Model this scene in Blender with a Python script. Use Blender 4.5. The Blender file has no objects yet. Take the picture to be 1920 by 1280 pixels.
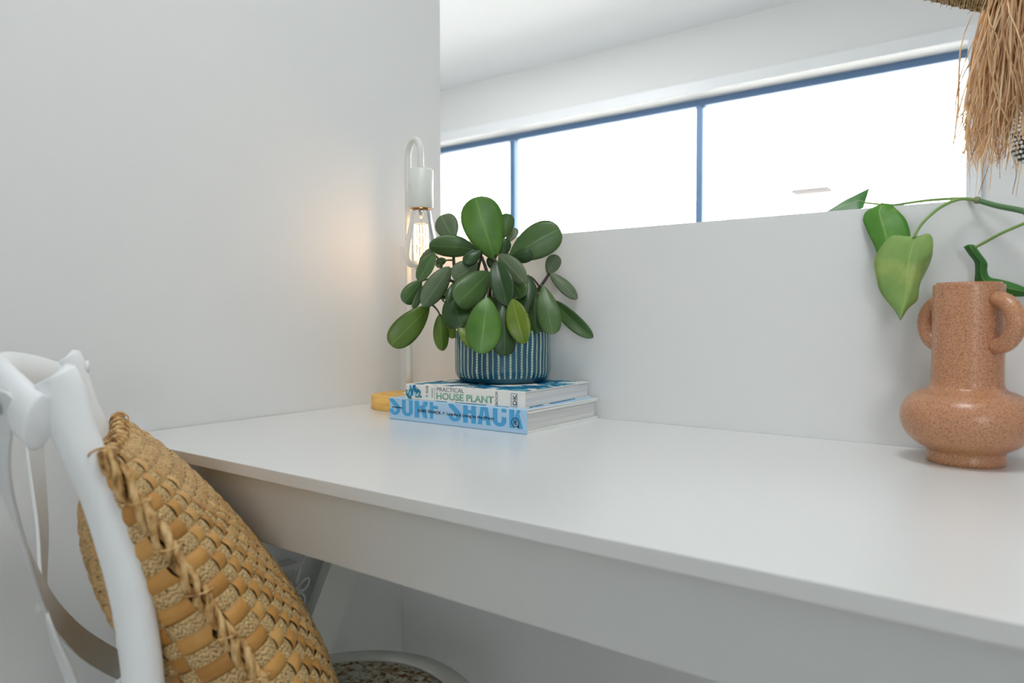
import bpy, bmesh, math, random
from mathutils import Vector, Matrix
random.seed(7)
sc = bpy.context.scene
COL = sc.collection
V = Vector

# ------------------------------------------------------------------ camera, sky, exposure
cd = bpy.data.cameras.new('camera'); cam = bpy.data.objects.new('camera', cd); COL.objects.link(cam)
cd.sensor_fit = 'HORIZONTAL'; cd.sensor_width = 36.0; cd.lens = 25.82; cd.clip_start = .02; cd.clip_end = 200
_r, _u, _f = V((0.7992,0.6011,-0.0022)), V((-0.0189,0.0288,0.9994)), V((-0.6008,0.7987,-0.0344))
cam.matrix_world = Matrix(((_r.x, _u.x, -_f.x, 1.0867), (_r.y, _u.y, -_f.y, -1.0628), (_r.z, _u.z, -_f.z, 0.9200), (0, 0, 0, 1)))
cd.dof.use_dof = True; cd.dof.focus_distance = 1.12; cd.dof.aperture_fstop = 5.0
sc.camera = cam
w = bpy.data.worlds.new('sky'); sc.world = w; w.use_nodes = True
bg = w.node_tree.nodes['Background']; bg.inputs['Color'].default_value = (.90, .95, 1, 1); bg.inputs['Strength'].default_value = 10.0
sc.view_settings.view_transform = 'Standard'; sc.view_settings.look = 'None'
sc.view_settings.gamma = 1; sc.view_settings.use_curve_mapping = False
sc.view_settings.exposure = 0.0
sc.cycles.use_denoising = True
sc.cycles.max_bounces = 12; sc.cycles.diffuse_bounces = 8; sc.cycles.transparent_max_bounces = 16
sc.cycles.caustics_reflective = False; sc.cycles.caustics_refractive = False
sc.cycles.sample_clamp_indirect = 6

def area(name, loc, rot, sx, sy, power=0, portal=False, color=(1, 1, 1)):
    l = bpy.data.lights.new(name, 'AREA'); l.shape = 'RECTANGLE'; l.size = sx; l.size_y = sy
    l.energy = power; l.color = color
    if portal: l.cycles.is_portal = True
    o = bpy.data.objects.new(name, l); o.location = loc; o.rotation_euler = rot; COL.objects.link(o); return o
P2 = math.pi / 2
area('far_window_portal', (-1.04, 2.78, 1.51), (-P2, 0, 0), 3.6, 1.1, 1, True)
area('rear_window_portal', (2.9, -3.52, 1.6), (P2, 0, 0), .8, 1.0, 1, True)
area('ceiling_panel_light', (1.0, -.67, 2.385), (0, 0, 0), .42, .42, 11.2, False, (.97, .99, 1))
area('far_room_fill_light', (-1.2, 1.3, 2.385), (0, 0, 0), .6, .6, 22, False, (.95, .98, 1))  # unseen fill lamp, added to brighten the far wall and ceiling
_sun = bpy.data.lights.new('sun', 'SUN'); _sun.energy = 25; _sun.angle = .01; _sun.color = (1, .97, .92)
_so = bpy.data.objects.new('sun', _sun); _so.rotation_euler = (math.radians(8), math.radians(-42), 0); COL.objects.link(_so)

# ------------------------------------------------------------------ helpers
def lin(c):
    return tuple(((x / 255) / 12.92 if x / 255 <= .04045 else ((x / 255 + .055) / 1.055) ** 2.4) for x in c) + (1,)

class NT:
    def __init__(s, name):
        s.m = bpy.data.materials.new(name); s.m.use_nodes = True
        s.t = s.m.node_tree; s.b = s.t.nodes['Principled BSDF']; s.out = s.t.nodes['Material Output']
    def n(s, typ, **kw):
        x = s.t.nodes.new(typ)
        for k, v in kw.items():
            if k.startswith('i_'):
                x.inputs[k[2:].replace('_', ' ')].default_value = v
            else: setattr(x, k, v)
        return x
    def l(s, a, b): s.t.links.new(a, b)
    def math(s, op, a, b=None):
        x = s.t.nodes.new('ShaderNodeMath'); x.operation = op
        for i, v in enumerate((a, b)):
            if v is None: continue
            if isinstance(v, (int, float)): x.inputs[i].default_value = v
            else: s.l(v, x.inputs[i])
        return x.outputs[0]
    def ramp(s, fac, stops):
        x = s.t.nodes.new('ShaderNodeValToRGB'); e = x.color_ramp.elements
        while len(e) < len(stops): e.new(.5)
        for i, (p, c) in enumerate(stops):
            e[i].position = p; e[i].color = c if len(c) == 4 else lin(c)
        s.l(fac, x.inputs[0]); return x.outputs[0]
    def mix(s, fac, a, b):
        x = s.t.nodes.new('ShaderNodeMix'); x.data_type = 'RGBA'
        for i, v in ((0, fac), (6, a), (7, b)):
            if isinstance(v, (int, float, tuple)): x.inputs[i].default_value = v
            else: s.l(v, x.inputs[i])
        return x.outputs[2]
    def noise(s, scale, detail=3, co='Object', rough=.5, stretch=None):
        c = s.t.nodes.new('ShaderNodeTexCoord').outputs[co]
        if stretch:
            mp = s.t.nodes.new('ShaderNodeMapping'); mp.inputs['Scale'].default_value = stretch; s.l(c, mp.inputs[0]); c = mp.outputs[0]
        x = s.t.nodes.new('ShaderNodeTexNoise'); x.inputs['Scale'].default_value = scale
        x.inputs['Detail'].default_value = detail; x.inputs['Roughness'].default_value = rough
        s.l(c, x.inputs['Vector']); return x.outputs[0]
    def bump(s, h, strength=.2, dist=.002):
        x = s.t.nodes.new('ShaderNodeBump'); x.inputs['Strength'].default_value = strength; x.inputs['Distance'].default_value = dist
        s.l(h, x.inputs['Height']); s.l(x.outputs[0], s.b.inputs['Normal'])
    def color(s, c):
        if isinstance(c, tuple): s.b.inputs['Base Color'].default_value = c if len(c) == 4 else lin(c)
        else: s.l(c, s.b.inputs['Base Color'])
    def set(s, **kw):
        for k, v in kw.items(): s.b.inputs[k.replace('_', ' ')].default_value = v

def translucent(t, fac, col):
    tr = t.n('ShaderNodeBsdfTranslucent'); mx = t.n('ShaderNodeMixShader'); mx.inputs[0].default_value = fac
    if isinstance(col, tuple): tr.inputs[0].default_value = col
    else: t.l(col, tr.inputs[0])
    t.l(t.b.outputs[0], mx.inputs[1]); t.l(tr.outputs[0], mx.inputs[2]); t.l(mx.outputs[0], t.out.inputs[0])

def mat(name, c, rough=.5, spec=.5, nscale=0, namt=.04, bscale=0, bstr=.1, bdist=.001, **kw):
    t = NT(name)
    if nscale:
        t.color(t.mix(t.noise(nscale, 4), tuple(x * (1 - namt) for x in lin(c)[:3]) + (1,), tuple(min(1, x * (1 + namt)) for x in lin(c)[:3]) + (1,)))
    else: t.color(lin(c))
    t.set(Roughness=rough); t.b.inputs['Specular IOR Level'].default_value = spec
    if bscale: t.bump(t.noise(bscale, 3), bstr, bdist)
    for k, v in kw.items(): t.b.inputs[k.replace('_', ' ')].default_value = v
    return t.m

def new(name, verts, faces, m=None, parent=None, smooth=True, uvs=None):
    me = bpy.data.meshes.new(name); me.from_pydata([tuple(v) for v in verts], [], faces)
    if smooth:
        me.polygons.foreach_set('use_smooth', [True] * len(me.polygons))
    if uvs is not None:
        uv = me.uv_layers.new(name='UVMap')
        for lp in me.loops: uv.data[lp.index].uv = uvs[lp.vertex_index]
    me.update()
    o = bpy.data.objects.new(name, me); COL.objects.link(o)
    if m: me.materials.append(m)
    if parent is not None: put(o, parent)
    return o
ROOTS = {}
def put(o, parent):
    # children are authored in world coordinates; keep them there
    o.parent = parent; o.matrix_parent_inverse = ROOTS.get(parent.name, Matrix.Identity(4))
def empty(name, loc, label, cat, group=None):
    o = bpy.data.objects.new(name, None); COL.objects.link(o); o.location = loc; o.empty_display_size = .05
    o['label'] = label; o['category'] = cat
    if group: o['group'] = group
    ROOTS[o.name] = Matrix.Translation(-V(loc)); return o
def tag(o, label, cat, group=None):
    o['label'] = label; o['category'] = cat
    if group: o['group'] = group
def struct(o): o['kind'] = 'structure'; return o

def boxg(x0, y0, z0, x1, y1, z1):
    v = [(x, y, z) for x in (x0, x1) for y in (y0, y1) for z in (z0, z1)]
    f = [(0, 1, 3, 2), (4, 6, 7, 5), (0, 4, 5, 1), (2, 3, 7, 6), (0, 2, 6, 4), (1, 5, 7, 3)]
    return v, f
def box(name, a, b, m, parent=None, bev=0, seg=2):
    v, f = boxg(*a, *b); o = new(name, v, f, m, parent, smooth=False)
    if bev:
        md = o.modifiers.new('bevel', 'BEVEL'); md.width = bev; md.segments = seg; md.limit_method = 'ANGLE'
    return o
def frame_of(p, i):
    t = (p[min(i + 1, len(p) - 1)] - p[max(i - 1, 0)]).normalized(); return t
def spline(pts, n):
    p = [V(q) for q in pts]; out = []
    k = len(p) - 1
    for i in range(n + 1):
        t = i / n * k; a = min(int(t), k - 1); u = t - a
        p0 = p[a - 1] if a > 0 else p[a] * 2 - p[a + 1]; p1, p2 = p[a], p[a + 1]
        p3 = p[a + 2] if a + 2 <= k else p[a + 1] * 2 - p[a]
        out.append(.5 * ((2 * p1) + (p2 - p0) * u + (2 * p0 - 5 * p1 + 4 * p2 - p3) * u * u + (3 * p1 - p0 - 3 * p2 + p3) * u ** 3))
    return out
def tubeg(path, rad, seg=12, caps=True, squash=None, ref=None):
    """tube mesh; rad number or list; squash=(a,b) scale along the two section axes; ref = preferred first axis"""
    p = [V(q) for q in path]; n = len(p); R = rad if isinstance(rad, (list, tuple)) else [rad] * n
    vs, fs = [], []; prev = None
    for i in range(n):
        t = frame_of(p, i)
        if ref is not None: a = V(ref); a = (a - t * a.dot(t)).normalized()
        else:
            a = prev if prev is not None else (V((0, 0, 1)) if abs(t.z) < .9 else V((1, 0, 0)))
            a = (a - t * a.dot(t)).normalized(); prev = a
        b = t.cross(a); sa, sb = squash or (1, 1)
        for k in range(seg):
            th = 2 * math.pi * k / seg
            vs.append(p[i] + (a * math.cos(th) * sa + b * math.sin(th) * sb) * R[i])
    for i in range(n - 1):
        for k in range(seg):
            k2 = (k + 1) % seg
            fs.append((i * seg + k, i * seg + k2, (i + 1) * seg + k2, (i + 1) * seg + k))
    if caps:
        fs.append(tuple(range(seg - 1, -1, -1))); fs.append(tuple((n - 1) * seg + k for k in range(seg)))
    return vs, fs
def tube(name, path, rad, m, parent=None, seg=12, **kw):
    v, f = tubeg(path, rad, seg, **kw); return new(name, v, f, m, parent)
def join(parts):
    V_, F_ = [], []
    for v, f in parts:
        o = len(V_); V_ += list(v); F_ += [tuple(i + o for i in q) for q in f]
    return V_, F_
def latheg(prof, c, seg=48, axis=None):
    vs, fs = [], []; n = len(prof)
    for r, z in prof:
        for k in range(seg):
            th = 2 * math.pi * k / seg; vs.append((c[0] + r * math.cos(th), c[1] + r * math.sin(th), c[2] + z))
    for i in range(n - 1):
        for k in range(seg):
            k2 = (k + 1) % seg; fs.append((i * seg + k, i * seg + k2, (i + 1) * seg + k2, (i + 1) * seg + k))
    return vs, fs
def lathe(name, prof, c, m, parent=None, seg=48, caps=True):
    v, f = latheg(prof, c, seg); n = len(prof)
    if caps:
        f.append(tuple(range(seg - 1, -1, -1))); f.append(tuple((n - 1) * seg + k for k in range(seg)))
    uv = [(k / seg, i / (n - 1)) for i in range(n) for k in range(seg)]
    return new(name, v, f, m, parent, uvs=None)
def ball(c, r, seg=10, rings=6, sx=1, sy=1, sz=1):
    prof = [(max(1e-5, r * math.sin(math.pi * i / rings)), -r * math.cos(math.pi * i / rings) * sz) for i in range(rings + 1)]
    return latheg(prof, c, seg)
def textmesh(name, s, m, parent, origin, ux, uy, width=None, height=None, bold=0., thick=.0003, clip_top=None, track=1.0, sx=None):
    """flat lettering laid on a surface: ux reading direction, uy letter-up direction, origin = left end of baseline"""
    cu = bpy.data.curves.new('t', 'FONT'); cu.body = s; cu.size = 1; cu.offset = bold; cu.space_character = track
    cu.resolution_u = 4; cu.extrude = 0.0
    o = bpy.data.objects.new('t', cu); COL.objects.link(o)
    dg = bpy.context.evaluated_depsgraph_get(); dg.update()
    me = bpy.data.meshes.new_from_object(o.evaluated_get(dg)); bpy.data.objects.remove(o)
    bm = bmesh.new(); bm.from_mesh(me); bpy.data.meshes.remove(me)
    xs = [v.co.x for v in bm.verts]; ys = [v.co.y for v in bm.verts]
    x0, x1, y0, y1 = min(xs), max(xs), min(ys), max(ys)
    cap = .729
    ky = height / cap if height else 1
    kx = width / (x1 - x0) if width else ky
    for v in bm.verts: v.co = V(((v.co.x - x0) * kx, v.co.y * ky, 0))
    if clip_top is not None:
        bmesh.ops.bisect_plane(bm, geom=bm.verts[:] + bm.edges[:] + bm.faces[:], plane_co=(0, clip_top, 0), plane_no=(0, 1, 0), clear_outer=True)
    r = bmesh.ops.extrude_face_region(bm, geom=bm.faces[:])
    nz = V(ux).cross(V(uy)).normalized()
    top = [g for g in r['geom'] if isinstance(g, bmesh.types.BMVert)]
    for v in top: v.co.z += thick
    for v in bm.verts: v.co = V(origin) + V(ux) * v.co.x + V(uy) * v.co.y + nz * v.co.z
    bmesh.ops.recalc_face_normals(bm, faces=bm.faces[:])
    me = bpy.data.meshes.new(name); bm.to_mesh(me); bm.free(); me.materials.append(m)
    o = bpy.data.objects.new(name, me); COL.objects.link(o); put(o, parent); return o

# ------------------------------------------------------------------ materials
M = {}
M['wall'] = mat('wall_paint', (226, 227, 226), .6, .3, bscale=260, bstr=.05, bdist=.0006)
M['ceil'] = mat('ceiling_paint', (232, 234, 236), .8, .2)
M['floor'] = mat('floor_boards', (200, 196, 190), .5, .4, nscale=6, namt=.12)
M['trim'] = mat('white_gloss_trim', (232, 234, 236), .35, .5)
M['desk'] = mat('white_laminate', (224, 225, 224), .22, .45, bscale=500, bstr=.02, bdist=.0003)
M['desk_shaded'] = mat('white_laminate_shaded', (208, 210, 208), .45, .4, bscale=500, bstr=.02, bdist=.0003)  # same laminate for the apron, with its shade darkened into the colour
M['alu'] = mat('slate_aluminium', (92, 122, 158), .4, .5, Metallic=.2)
M['white_metal'] = mat('white_powder_coat', (224, 226, 220), .38, .5)
M['white_wood'] = mat('white_painted_wood', (240, 243, 244), .42, .45, nscale=30, namt=.03, bscale=60, bstr=.08, bdist=.001)
M['white_plastic'] = mat('white_plastic', (215, 216, 214), .4, .5)
M['red_plastic'] = mat('red_plastic', (190, 60, 40), .4, .5)
M['steel'] = mat('painted_bolt', (205, 207, 205), .35, .5)
M['brown_strap'] = mat('strap_paint', (216, 220, 220), .45, .4)

def glass_mat(name, refl=.08, tint=(1, 1, 1)):
    t = NT(name); t.t.nodes.remove(t.b)
    tr = t.n('ShaderNodeBsdfTransparent'); tr.inputs[0].default_value = tint + (1,)
    gl = t.n('ShaderNodeBsdfGlossy'); gl.inputs['Roughness'].default_value = .02
    lw = t.n('ShaderNodeFresnel'); lw.inputs['IOR'].default_value = 1.45
    mx = t.n('ShaderNodeMixShader'); f = t.math('MULTIPLY', lw.outputs[0], refl)
    t.l(f, mx.inputs[0]); t.l(tr.outputs[0], mx.inputs[1]); t.l(gl.outputs[0], mx.inputs[2]); t.l(mx.outputs[0], t.out.inputs[0]); return t.m
M['pane'] = glass_mat('window_glass', .8)
M['bulb'] = glass_mat('bulb_glass', 1.0, (.985, .98, .97))

# ------------------------------------------------------------------ room shell
Z0, DT, HW, CE = 0.0, .75, 1.0617, 2.403
LT = .1262          # low wall thickness
FY = 2.571          # far wall
def S(name, a, b, m): return struct(box(name, a, b, m))
S('floor', (-4.2, -3.6, -.1), (3.8, 2.8, 0), M['floor'])
S('ceiling', (-4.2, -3.6, CE), (3.8, 2.8, CE + .12), M['ceil'])
S('wall_left', (-.12, -3.6, 0), (0, LT, CE), M['wall'])
S('wall_front', (0, 0, 0), (3.6, LT, HW), M['wall'])
WX0, WX1, WZ0, WZ1 = -2.835, .743, .95, 2.067
lw_ = box('wall_far', (-4.2, FY, 0), (WX0, FY + .2, CE), M['wall']); struct(lw_)
def addbox(o, a, b):
    bm = bmesh.new(); bm.from_mesh(o.data); v, f = boxg(*a, *b); vv = [bm.verts.new(q) for q in v]
    for q in f: bm.faces.new([vv[i] for i in q])
    bm.to_mesh(o.data); bm.free()
addbox(lw_, (WX1, FY, 0), (3.8, FY + .2, CE)); addbox(lw_, (WX0, FY, WZ1), (WX1, FY + .2, CE)); addbox(lw_, (WX0, FY, 0), (WX1, FY + .2, WZ0))
S('wall_west', (-4.2, LT, 0), (-4.05, 2.8, CE), M['wall'])
S('wall_west_return', (-4.2, LT - .12, 0), (-.12, LT, CE), M['wall'])
S('wall_right', (3.6, -3.6, 0), (3.75, 2.8, CE), M['wall'])
rw = struct(box('wall_behind', (-.12, -3.6, 0), (2.5, -3.45, CE), M['wall']))
addbox(rw, (3.3, -3.6, 0), (3.75, -3.45, CE)); addbox(rw, (2.5, -3.6, 2.1), (3.3, -3.45, CE)); addbox(rw, (2.5, -3.6, 0), (3.3, -3.45, 1.1))

# the far window
win = bpy.data.objects.new('window_1', None); COL.objects.link(win); win['kind'] = 'structure'; ROOTS['window_1'] = Matrix.Identity(4)
FD0, FD1 = FY + .11, FY + .16
def wp(name, a, b, m, bev=.002): return struct(box(name, a, b, m, win, bev))
wp('window_frame', (WX0, FD0, WZ1 - .037), (WX1 + .06, FD1, WZ1), M['alu'])
wp('window_frame', (WX0, FD0, WZ0), (WX1, FD1, WZ0 + .04), M['alu'])
wp('window_frame', (WX0, FD0, WZ0 + .04), (WX0 + .03, FD1, WZ1 - .04), M['alu'])
wp('window_frame', (WX1 + .03, FD0, WZ0 + .04), (WX1 + .06, FD1, WZ1 - .04), M['alu'])
MX = (-1.7242, -0.4818)
for x in MX: wp('mullion', (x - .019, FD0 - .004, WZ0 + .04), (x + .019, FD1, WZ1 - .04), M['alu'])
ed = [WX0] + list(MX) + [WX1]
for i in range(3):
    wp('pane', (ed[i] + .01, FY + .13, WZ0 + .02), (ed[i + 1] + (.03 if i == 2 else -.005), FY + .136, WZ1 - .02), M['pane'], 0)
# architrave boards round the opening
for a, b in (((WX0 - .06, FY - .016, WZ1), (WX1 + .06, FY, WZ1 + .06)), ((WX1, FY - .016, WZ0 - .06), (WX1 + .06, FY, WZ1)),
             ((WX0 - .06, FY - .016, WZ0 - .06), (WX0, FY, WZ1)), ((WX0, FY - .016, WZ0 - .06), (WX1, FY, WZ0))):
    wp('architrave', a, b, M['trim'], .004)
# skirting boards
for n_, a, b in (('baseboard_left', (0, -3.4, 0), (.014, -.005, .09)), ('baseboard_front', (.014, -.014, 0), (3.6, 0, .09))):
    struct(box(n_, a, b, M['trim'], None, .003))

# outside, past the window: ground and the white house next door
S('ground', (-30, 2.9, -3.0), (30, 40, -2.9), mat('concrete', (190, 188, 182), .8))
hs = empty('neighbouring_house', (0, 12.3, -2.9), 'white neighbouring house with a brown eave seen through the far window', 'house')
_e0, _e1, _e2 = V((-2.8386,12.0000,3.0841)), V((-2.1218,12.0000,3.0229)), V((-2.1226,12.0000,3.0895))
hw_m = mat('white_render', (238, 236, 232), .8)
box('wall', (_e0.x - 4, 12.3, -2.9), (_e1.x + .3, 16, _e1.z + .05), hw_m, hs)
box('roof', (_e0.x - 4.2, 12.25, _e1.z + .05), (_e1.x + .3, 16.2, _e2.z + .02), hw_m, hs)
box('eave', (_e0.x + .12, 12.0, _e1.z), (_e1.x, 12.3, _e2.z), mat('eave_board', (52, 46, 43), .7), hs)
_q0, _q1 = V((-4.0189,12.2900,2.6538)), V((-3.7779,12.2900,2.8304))
wq = box('window', (_q0.x, 12.27, _q0.z), (_q1.x, 12.31, _q1.z), mat('house_window_frame', (150, 152, 156), .5), hs)
box('pane', (_q0.x + .03, 12.262, _q0.z + .03), (_q1.x - .03, 12.272, _q1.z - .03), mat('house_window_pane', (150, 156, 162), .2), wq)

# ------------------------------------------------------------------ desk
DX1, DY = 2.1, -.5755
dk = empty('desk', (1.0, -.3, 0), 'long white desk with glossy top standing against the low wall', 'desk')
box('tabletop', (.0015, DY, DT - .0144), (DX1, -.0012, DT), M['desk'], dk, .0009, 2)
box('apron', (.0015, DY + .018, .6555), (DX1, DY + .034, DT - .0144), M['desk_shaded'], dk, .0008)
def beam(name, p, q, wid, x0, x1, m, parent):
    p, q = V(p), V(q); d = (q - p).normalized(); n = V((0, -d.z, d.y)) * wid / 2
    vs = [V((x, 0, 0)) + c for x in (x0, x1) for c in (p - n, q - n, q + n, p + n)]
    fs = [(0, 1, 2, 3), (7, 6, 5, 4), (0, 4, 5, 1), (1, 5, 6, 2), (2, 6, 7, 3), (3, 7, 4, 0)]
    o = new(name, vs, fs, m, parent, smooth=False); return o
for xx in (.036, 2.03):
    beam('crossed_leg', (0, -.060, .716), (0, -.442, .016), .07, xx, xx + .021, M['white_metal'], dk)
    beam('crossed_leg', (0, -.495, .716), (0, -.088, .016), .07, xx + .0005, xx + .0205, M['white_metal'], dk)

# power outlet on the left wall and the lamp's cord hanging under the desk
ol = empty('power_outlet', (0, -.30, .47), 'white power outlet with a red switch on left wall under desk', 'outlet')
box('plate', (0, -.345, .43), (.008, -.268, .482), M['white_plastic'], ol, .002)
box('ledge', (.0, -.345, .484), (.03, -.275, .494), M['white_plastic'], ol, .002)
box('switch', (.008, -.314, .466), (.013, -.296, .476), M['white_plastic'], ol, .001)
box('switch_light', (.013, -.308, .470), (.0136, -.298, .474), M['red_plastic'], ol)
v, f = join([tubeg([(.008, -.292, .445), (.036, -.292, .445), (.042, -.292, .445)], [.015, .015, .010], 16)])
pc = empty('coiled_cord', (.04, -.28, .44), 'white power cord looping under the desk in front of crossed leg', 'cord')
new('plug', v, f, M['white_plastic'], pc)
cpts = [(.05, -.05, .7352), (.05, -.12, .70), (.05, -.19, .62), (0.0500,-0.2760,0.5081), (0.0500,-0.2895,0.4877), (0.0500,-0.2963,0.4694), (0.0500,-0.2944,0.4559), (0.0500,-0.2834,0.4508), (0.0500,-0.2733,0.4571), (0.0500,-0.2710,0.4676), (0.0520,-0.2803,0.4707), (0.0560,-0.2933,0.4661), (0.0580,-0.3035,0.4605), (0.0560,-0.3107,0.4549), (0.0540,-0.3039,0.4515), (0.0520,-0.2872,0.4468), (0.0500,-0.2804,0.4350), (0.0500,-0.2860,0.4256), (0.0500,-0.2969,0.4282), (0.0500,-0.3054,0.4392), (0.0500,-0.3084,0.4529), (.046, -.292, .445), (.040, -.292, .445)]
tube('cord', spline(cpts, 110), .0022, M['white_plastic'], pc, 8)

# ------------------------------------------------------------------ table lamp
LX, LY = 0.1075, -0.0811
lp = empty('table_lamp', (LX, LY, DT), 'white hooked lamp with bare glowing bulb on round wooden base', 'lamp')
t = NT('pale_timber'); n1 = t.noise(14, 4, stretch=(1, 8, 8)); t.color(t.ramp(n1, [(.3, (224, 168, 78)), (.7, (246, 202, 112))])); t.set(Roughness=.5)
lathe('base', [(.0695, 0), (.0708, .0012), (.0708, .0235), (.0698, .0247), (.02, .0247)], (LX, LY, DT), t.m, lp, 64)
lathe('collar', [(.0135, .0247), (.0135, .027), (.012, .028), (.006, .0285)], (LX, LY, DT), M['white_metal'], lp, 24)
zt = 1.2421
_s = V((0.1552,-0.0967,1.1533))
hook = V((_s.x - LX, _s.y - LY, 0)); HR = hook.length / 2; hd = hook.normalized()
pts = [V((LX, LY, DT + .026)), V((LX, LY, zt - HR - .1))]
zc = zt - HR * 1.15
pts = [V((LX, LY, DT + .026 + (zc - DT - .026) * i / 8)) for i in range(9)]
for i in range(1, 17):
    a = math.pi * i / 16; pts.append(V((LX, LY, zc)) + hd * (HR - HR * math.cos(a)) + V((0, 0, HR * 1.15 * math.sin(a))))
sz = 1.1841
pts += [V((_s.x, _s.y, zc - .02)), V((_s.x, _s.y, sz - .002))] if sz < zc - .025 else [V((_s.x, _s.y, sz - .002))]
tube('pole', pts, .0057, M['white_metal'], lp, 16)
sb = 1.1140
kpx = 0.0010
RS = 22.5 * kpx
lathe('socket', [(.004, 0), (RS - .002, 0), (RS, -.002), (RS, sb - sz + .001), (RS - .0006, sb - sz), (RS - .0025, sb - sz), (RS - .0025, sb - sz + .012), (.003, sb - sz + .013)], (_s.x, _s.y, sz), M['white_metal'], lp, 40)
tb = NT('brass'); tb.color(lin((200, 150, 90))); tb.set(Roughness=.3, Metallic=1.0)
lathe('socket_ring', [(RS - .003, .0), (RS - .003, .003), (.006, .003), (.006, 0)], (_s.x, _s.y, sb), tb.m, lp, 32)
bz = lambda y: 1.1140 - (y - 391) * kpx
BP = [(14, 391), (17.5, 396), (20, 410), (23.5, 428), (27, 444), (29.8, 458), (31.2, 470), (31, 479), (29, 487), (24.5, 494), (17, 498.5), (8, 500.5), (.05, 501)]
bulb = lathe('bulb', [(r * kpx, bz(y)) for r, y in BP], (_s.x, _s.y, 0), M['bulb'], lp, 40, caps=False)
te = NT('glowing_filament'); te.color((1, .55, .2, 1)); te.b.inputs['Emission Color'].default_value = (1, .56, .2, 1); te.b.inputs['Emission Strength'].default_value = 14
tg = mat('filament_support', (230, 222, 210), .2, .5)
fil = []
nf = 14
for i in range(nf):
    a = 2 * math.pi * i / nf; r0, r1 = 13.5 * kpx, 12 * kpx
    fil.append(tubeg([(_s.x + r1 * math.cos(a), _s.y + r1 * math.sin(a), bz(420)), (_s.x + r0 * math.cos(a + .1), _s.y + r0 * math.sin(a + .1), bz(452)), (_s.x + r1 * math.cos(a + .2), _s.y + r1 * math.sin(a + .2), bz(484))], .00045, 6))
put(new('filament', *join(fil), te.m), bulb)
sup = [tubeg([(_s.x, _s.y, bz(392)), (_s.x, _s.y, bz(404)), (_s.x, _s.y, bz(408))], [.0045, .0035, .002], 10), tubeg([(_s.x, _s.y, bz(405)), (_s.x, _s.y, bz(486))], .0009, 8)]
for i in range(5):
    a = 2 * math.pi * i / 5
    for y in (419, 485): sup.append(tubeg([(_s.x, _s.y, bz(y - 4)), (_s.x + 12 * kpx * math.cos(a), _s.y + 12 * kpx * math.sin(a), bz(y))], .0003, 5))
put(new('filament_stem', *join(sup), tg), bulb)
pl = bpy.data.lights.new('bulb_light', 'POINT'); pl.energy = .34; pl.color = (1, .66, .40); pl.shadow_soft_size = .012
po = bpy.data.objects.new('bulb_light', pl); po.location = (_s.x, _s.y, bz(452)); COL.objects.link(po)

# ------------------------------------------------------------------ books
t = NT('book_pages'); wv = t.n('ShaderNodeTexWave'); wv.wave_type = 'BANDS'; wv.bands_direction = 'Z'
wv.inputs['Scale'].default_value = 260; wv.inputs['Distortion'].default_value = 3; wv.inputs['Detail'].default_value = 3; wv.inputs['Detail Scale'].default_value = .6
t.l(t.n('ShaderNodeTexCoord').outputs['Object'], wv.inputs[0])
nz = t.noise(3, 3, stretch=(1, 1, 120))
t.color(t.mix(t.math('MULTIPLY', wv.outputs[1], .42), t.ramp(nz, [(.35, (214, 213, 212)), (.65, (236, 235, 231))]), lin((150, 149, 154)))); t.set(Roughness=.75); t.bump(wv.outputs[1], .3, .0006)
M['pages'] = t.m
M['surf_cover'] = mat('pale_blue_jacket', (172, 206, 232), .35, .5)
M['surf_edge'] = mat('blue_jacket_edge', (96, 168, 214), .35, .5)
M['board'] = mat('white_board', (228, 230, 226), .5, .4)
M['surf_letter'] = mat('mid_blue_print', (76, 164, 216), .4, .4)
M['ink'] = mat('dark_navy_print', (24, 34, 52), .5, .3)
M['grey_ink'] = mat('slate_print', (104, 118, 126), .5, .3)
M['green_ink'] = mat('sage_green_print', (126, 174, 152), .5, .3)
M['teal_ink'] = mat('teal_print', (24, 132, 150), .45, .4)
M['blue_ink'] = mat('deep_blue_print', (20, 108, 158), .45, .4)
M['pale_ink'] = mat('pale_blue_print', (150, 200, 222), .45, .4)
M['white_cover'] = mat('white_paper_cover', (232, 230, 224), .45, .4)

def bookframe(o, ang):
    ca, sa = math.cos(ang), math.sin(ang)
    return V(o), V((ca, sa, 0)), V((-sa, ca, 0))
def obox(name, fr, a, b, m, parent, bev=0):
    O, X, Y = fr; v, f = boxg(*a, *b)
    v = [O + X * q[0] + Y * q[1] + V((0, 0, q[2])) for q in v]
    o = new(name, v, f, m, parent, smooth=False)
    if bev:
        md = o.modifiers.new('bevel', 'BEVEL'); md.width = bev; md.segments = 2
    return o
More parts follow.
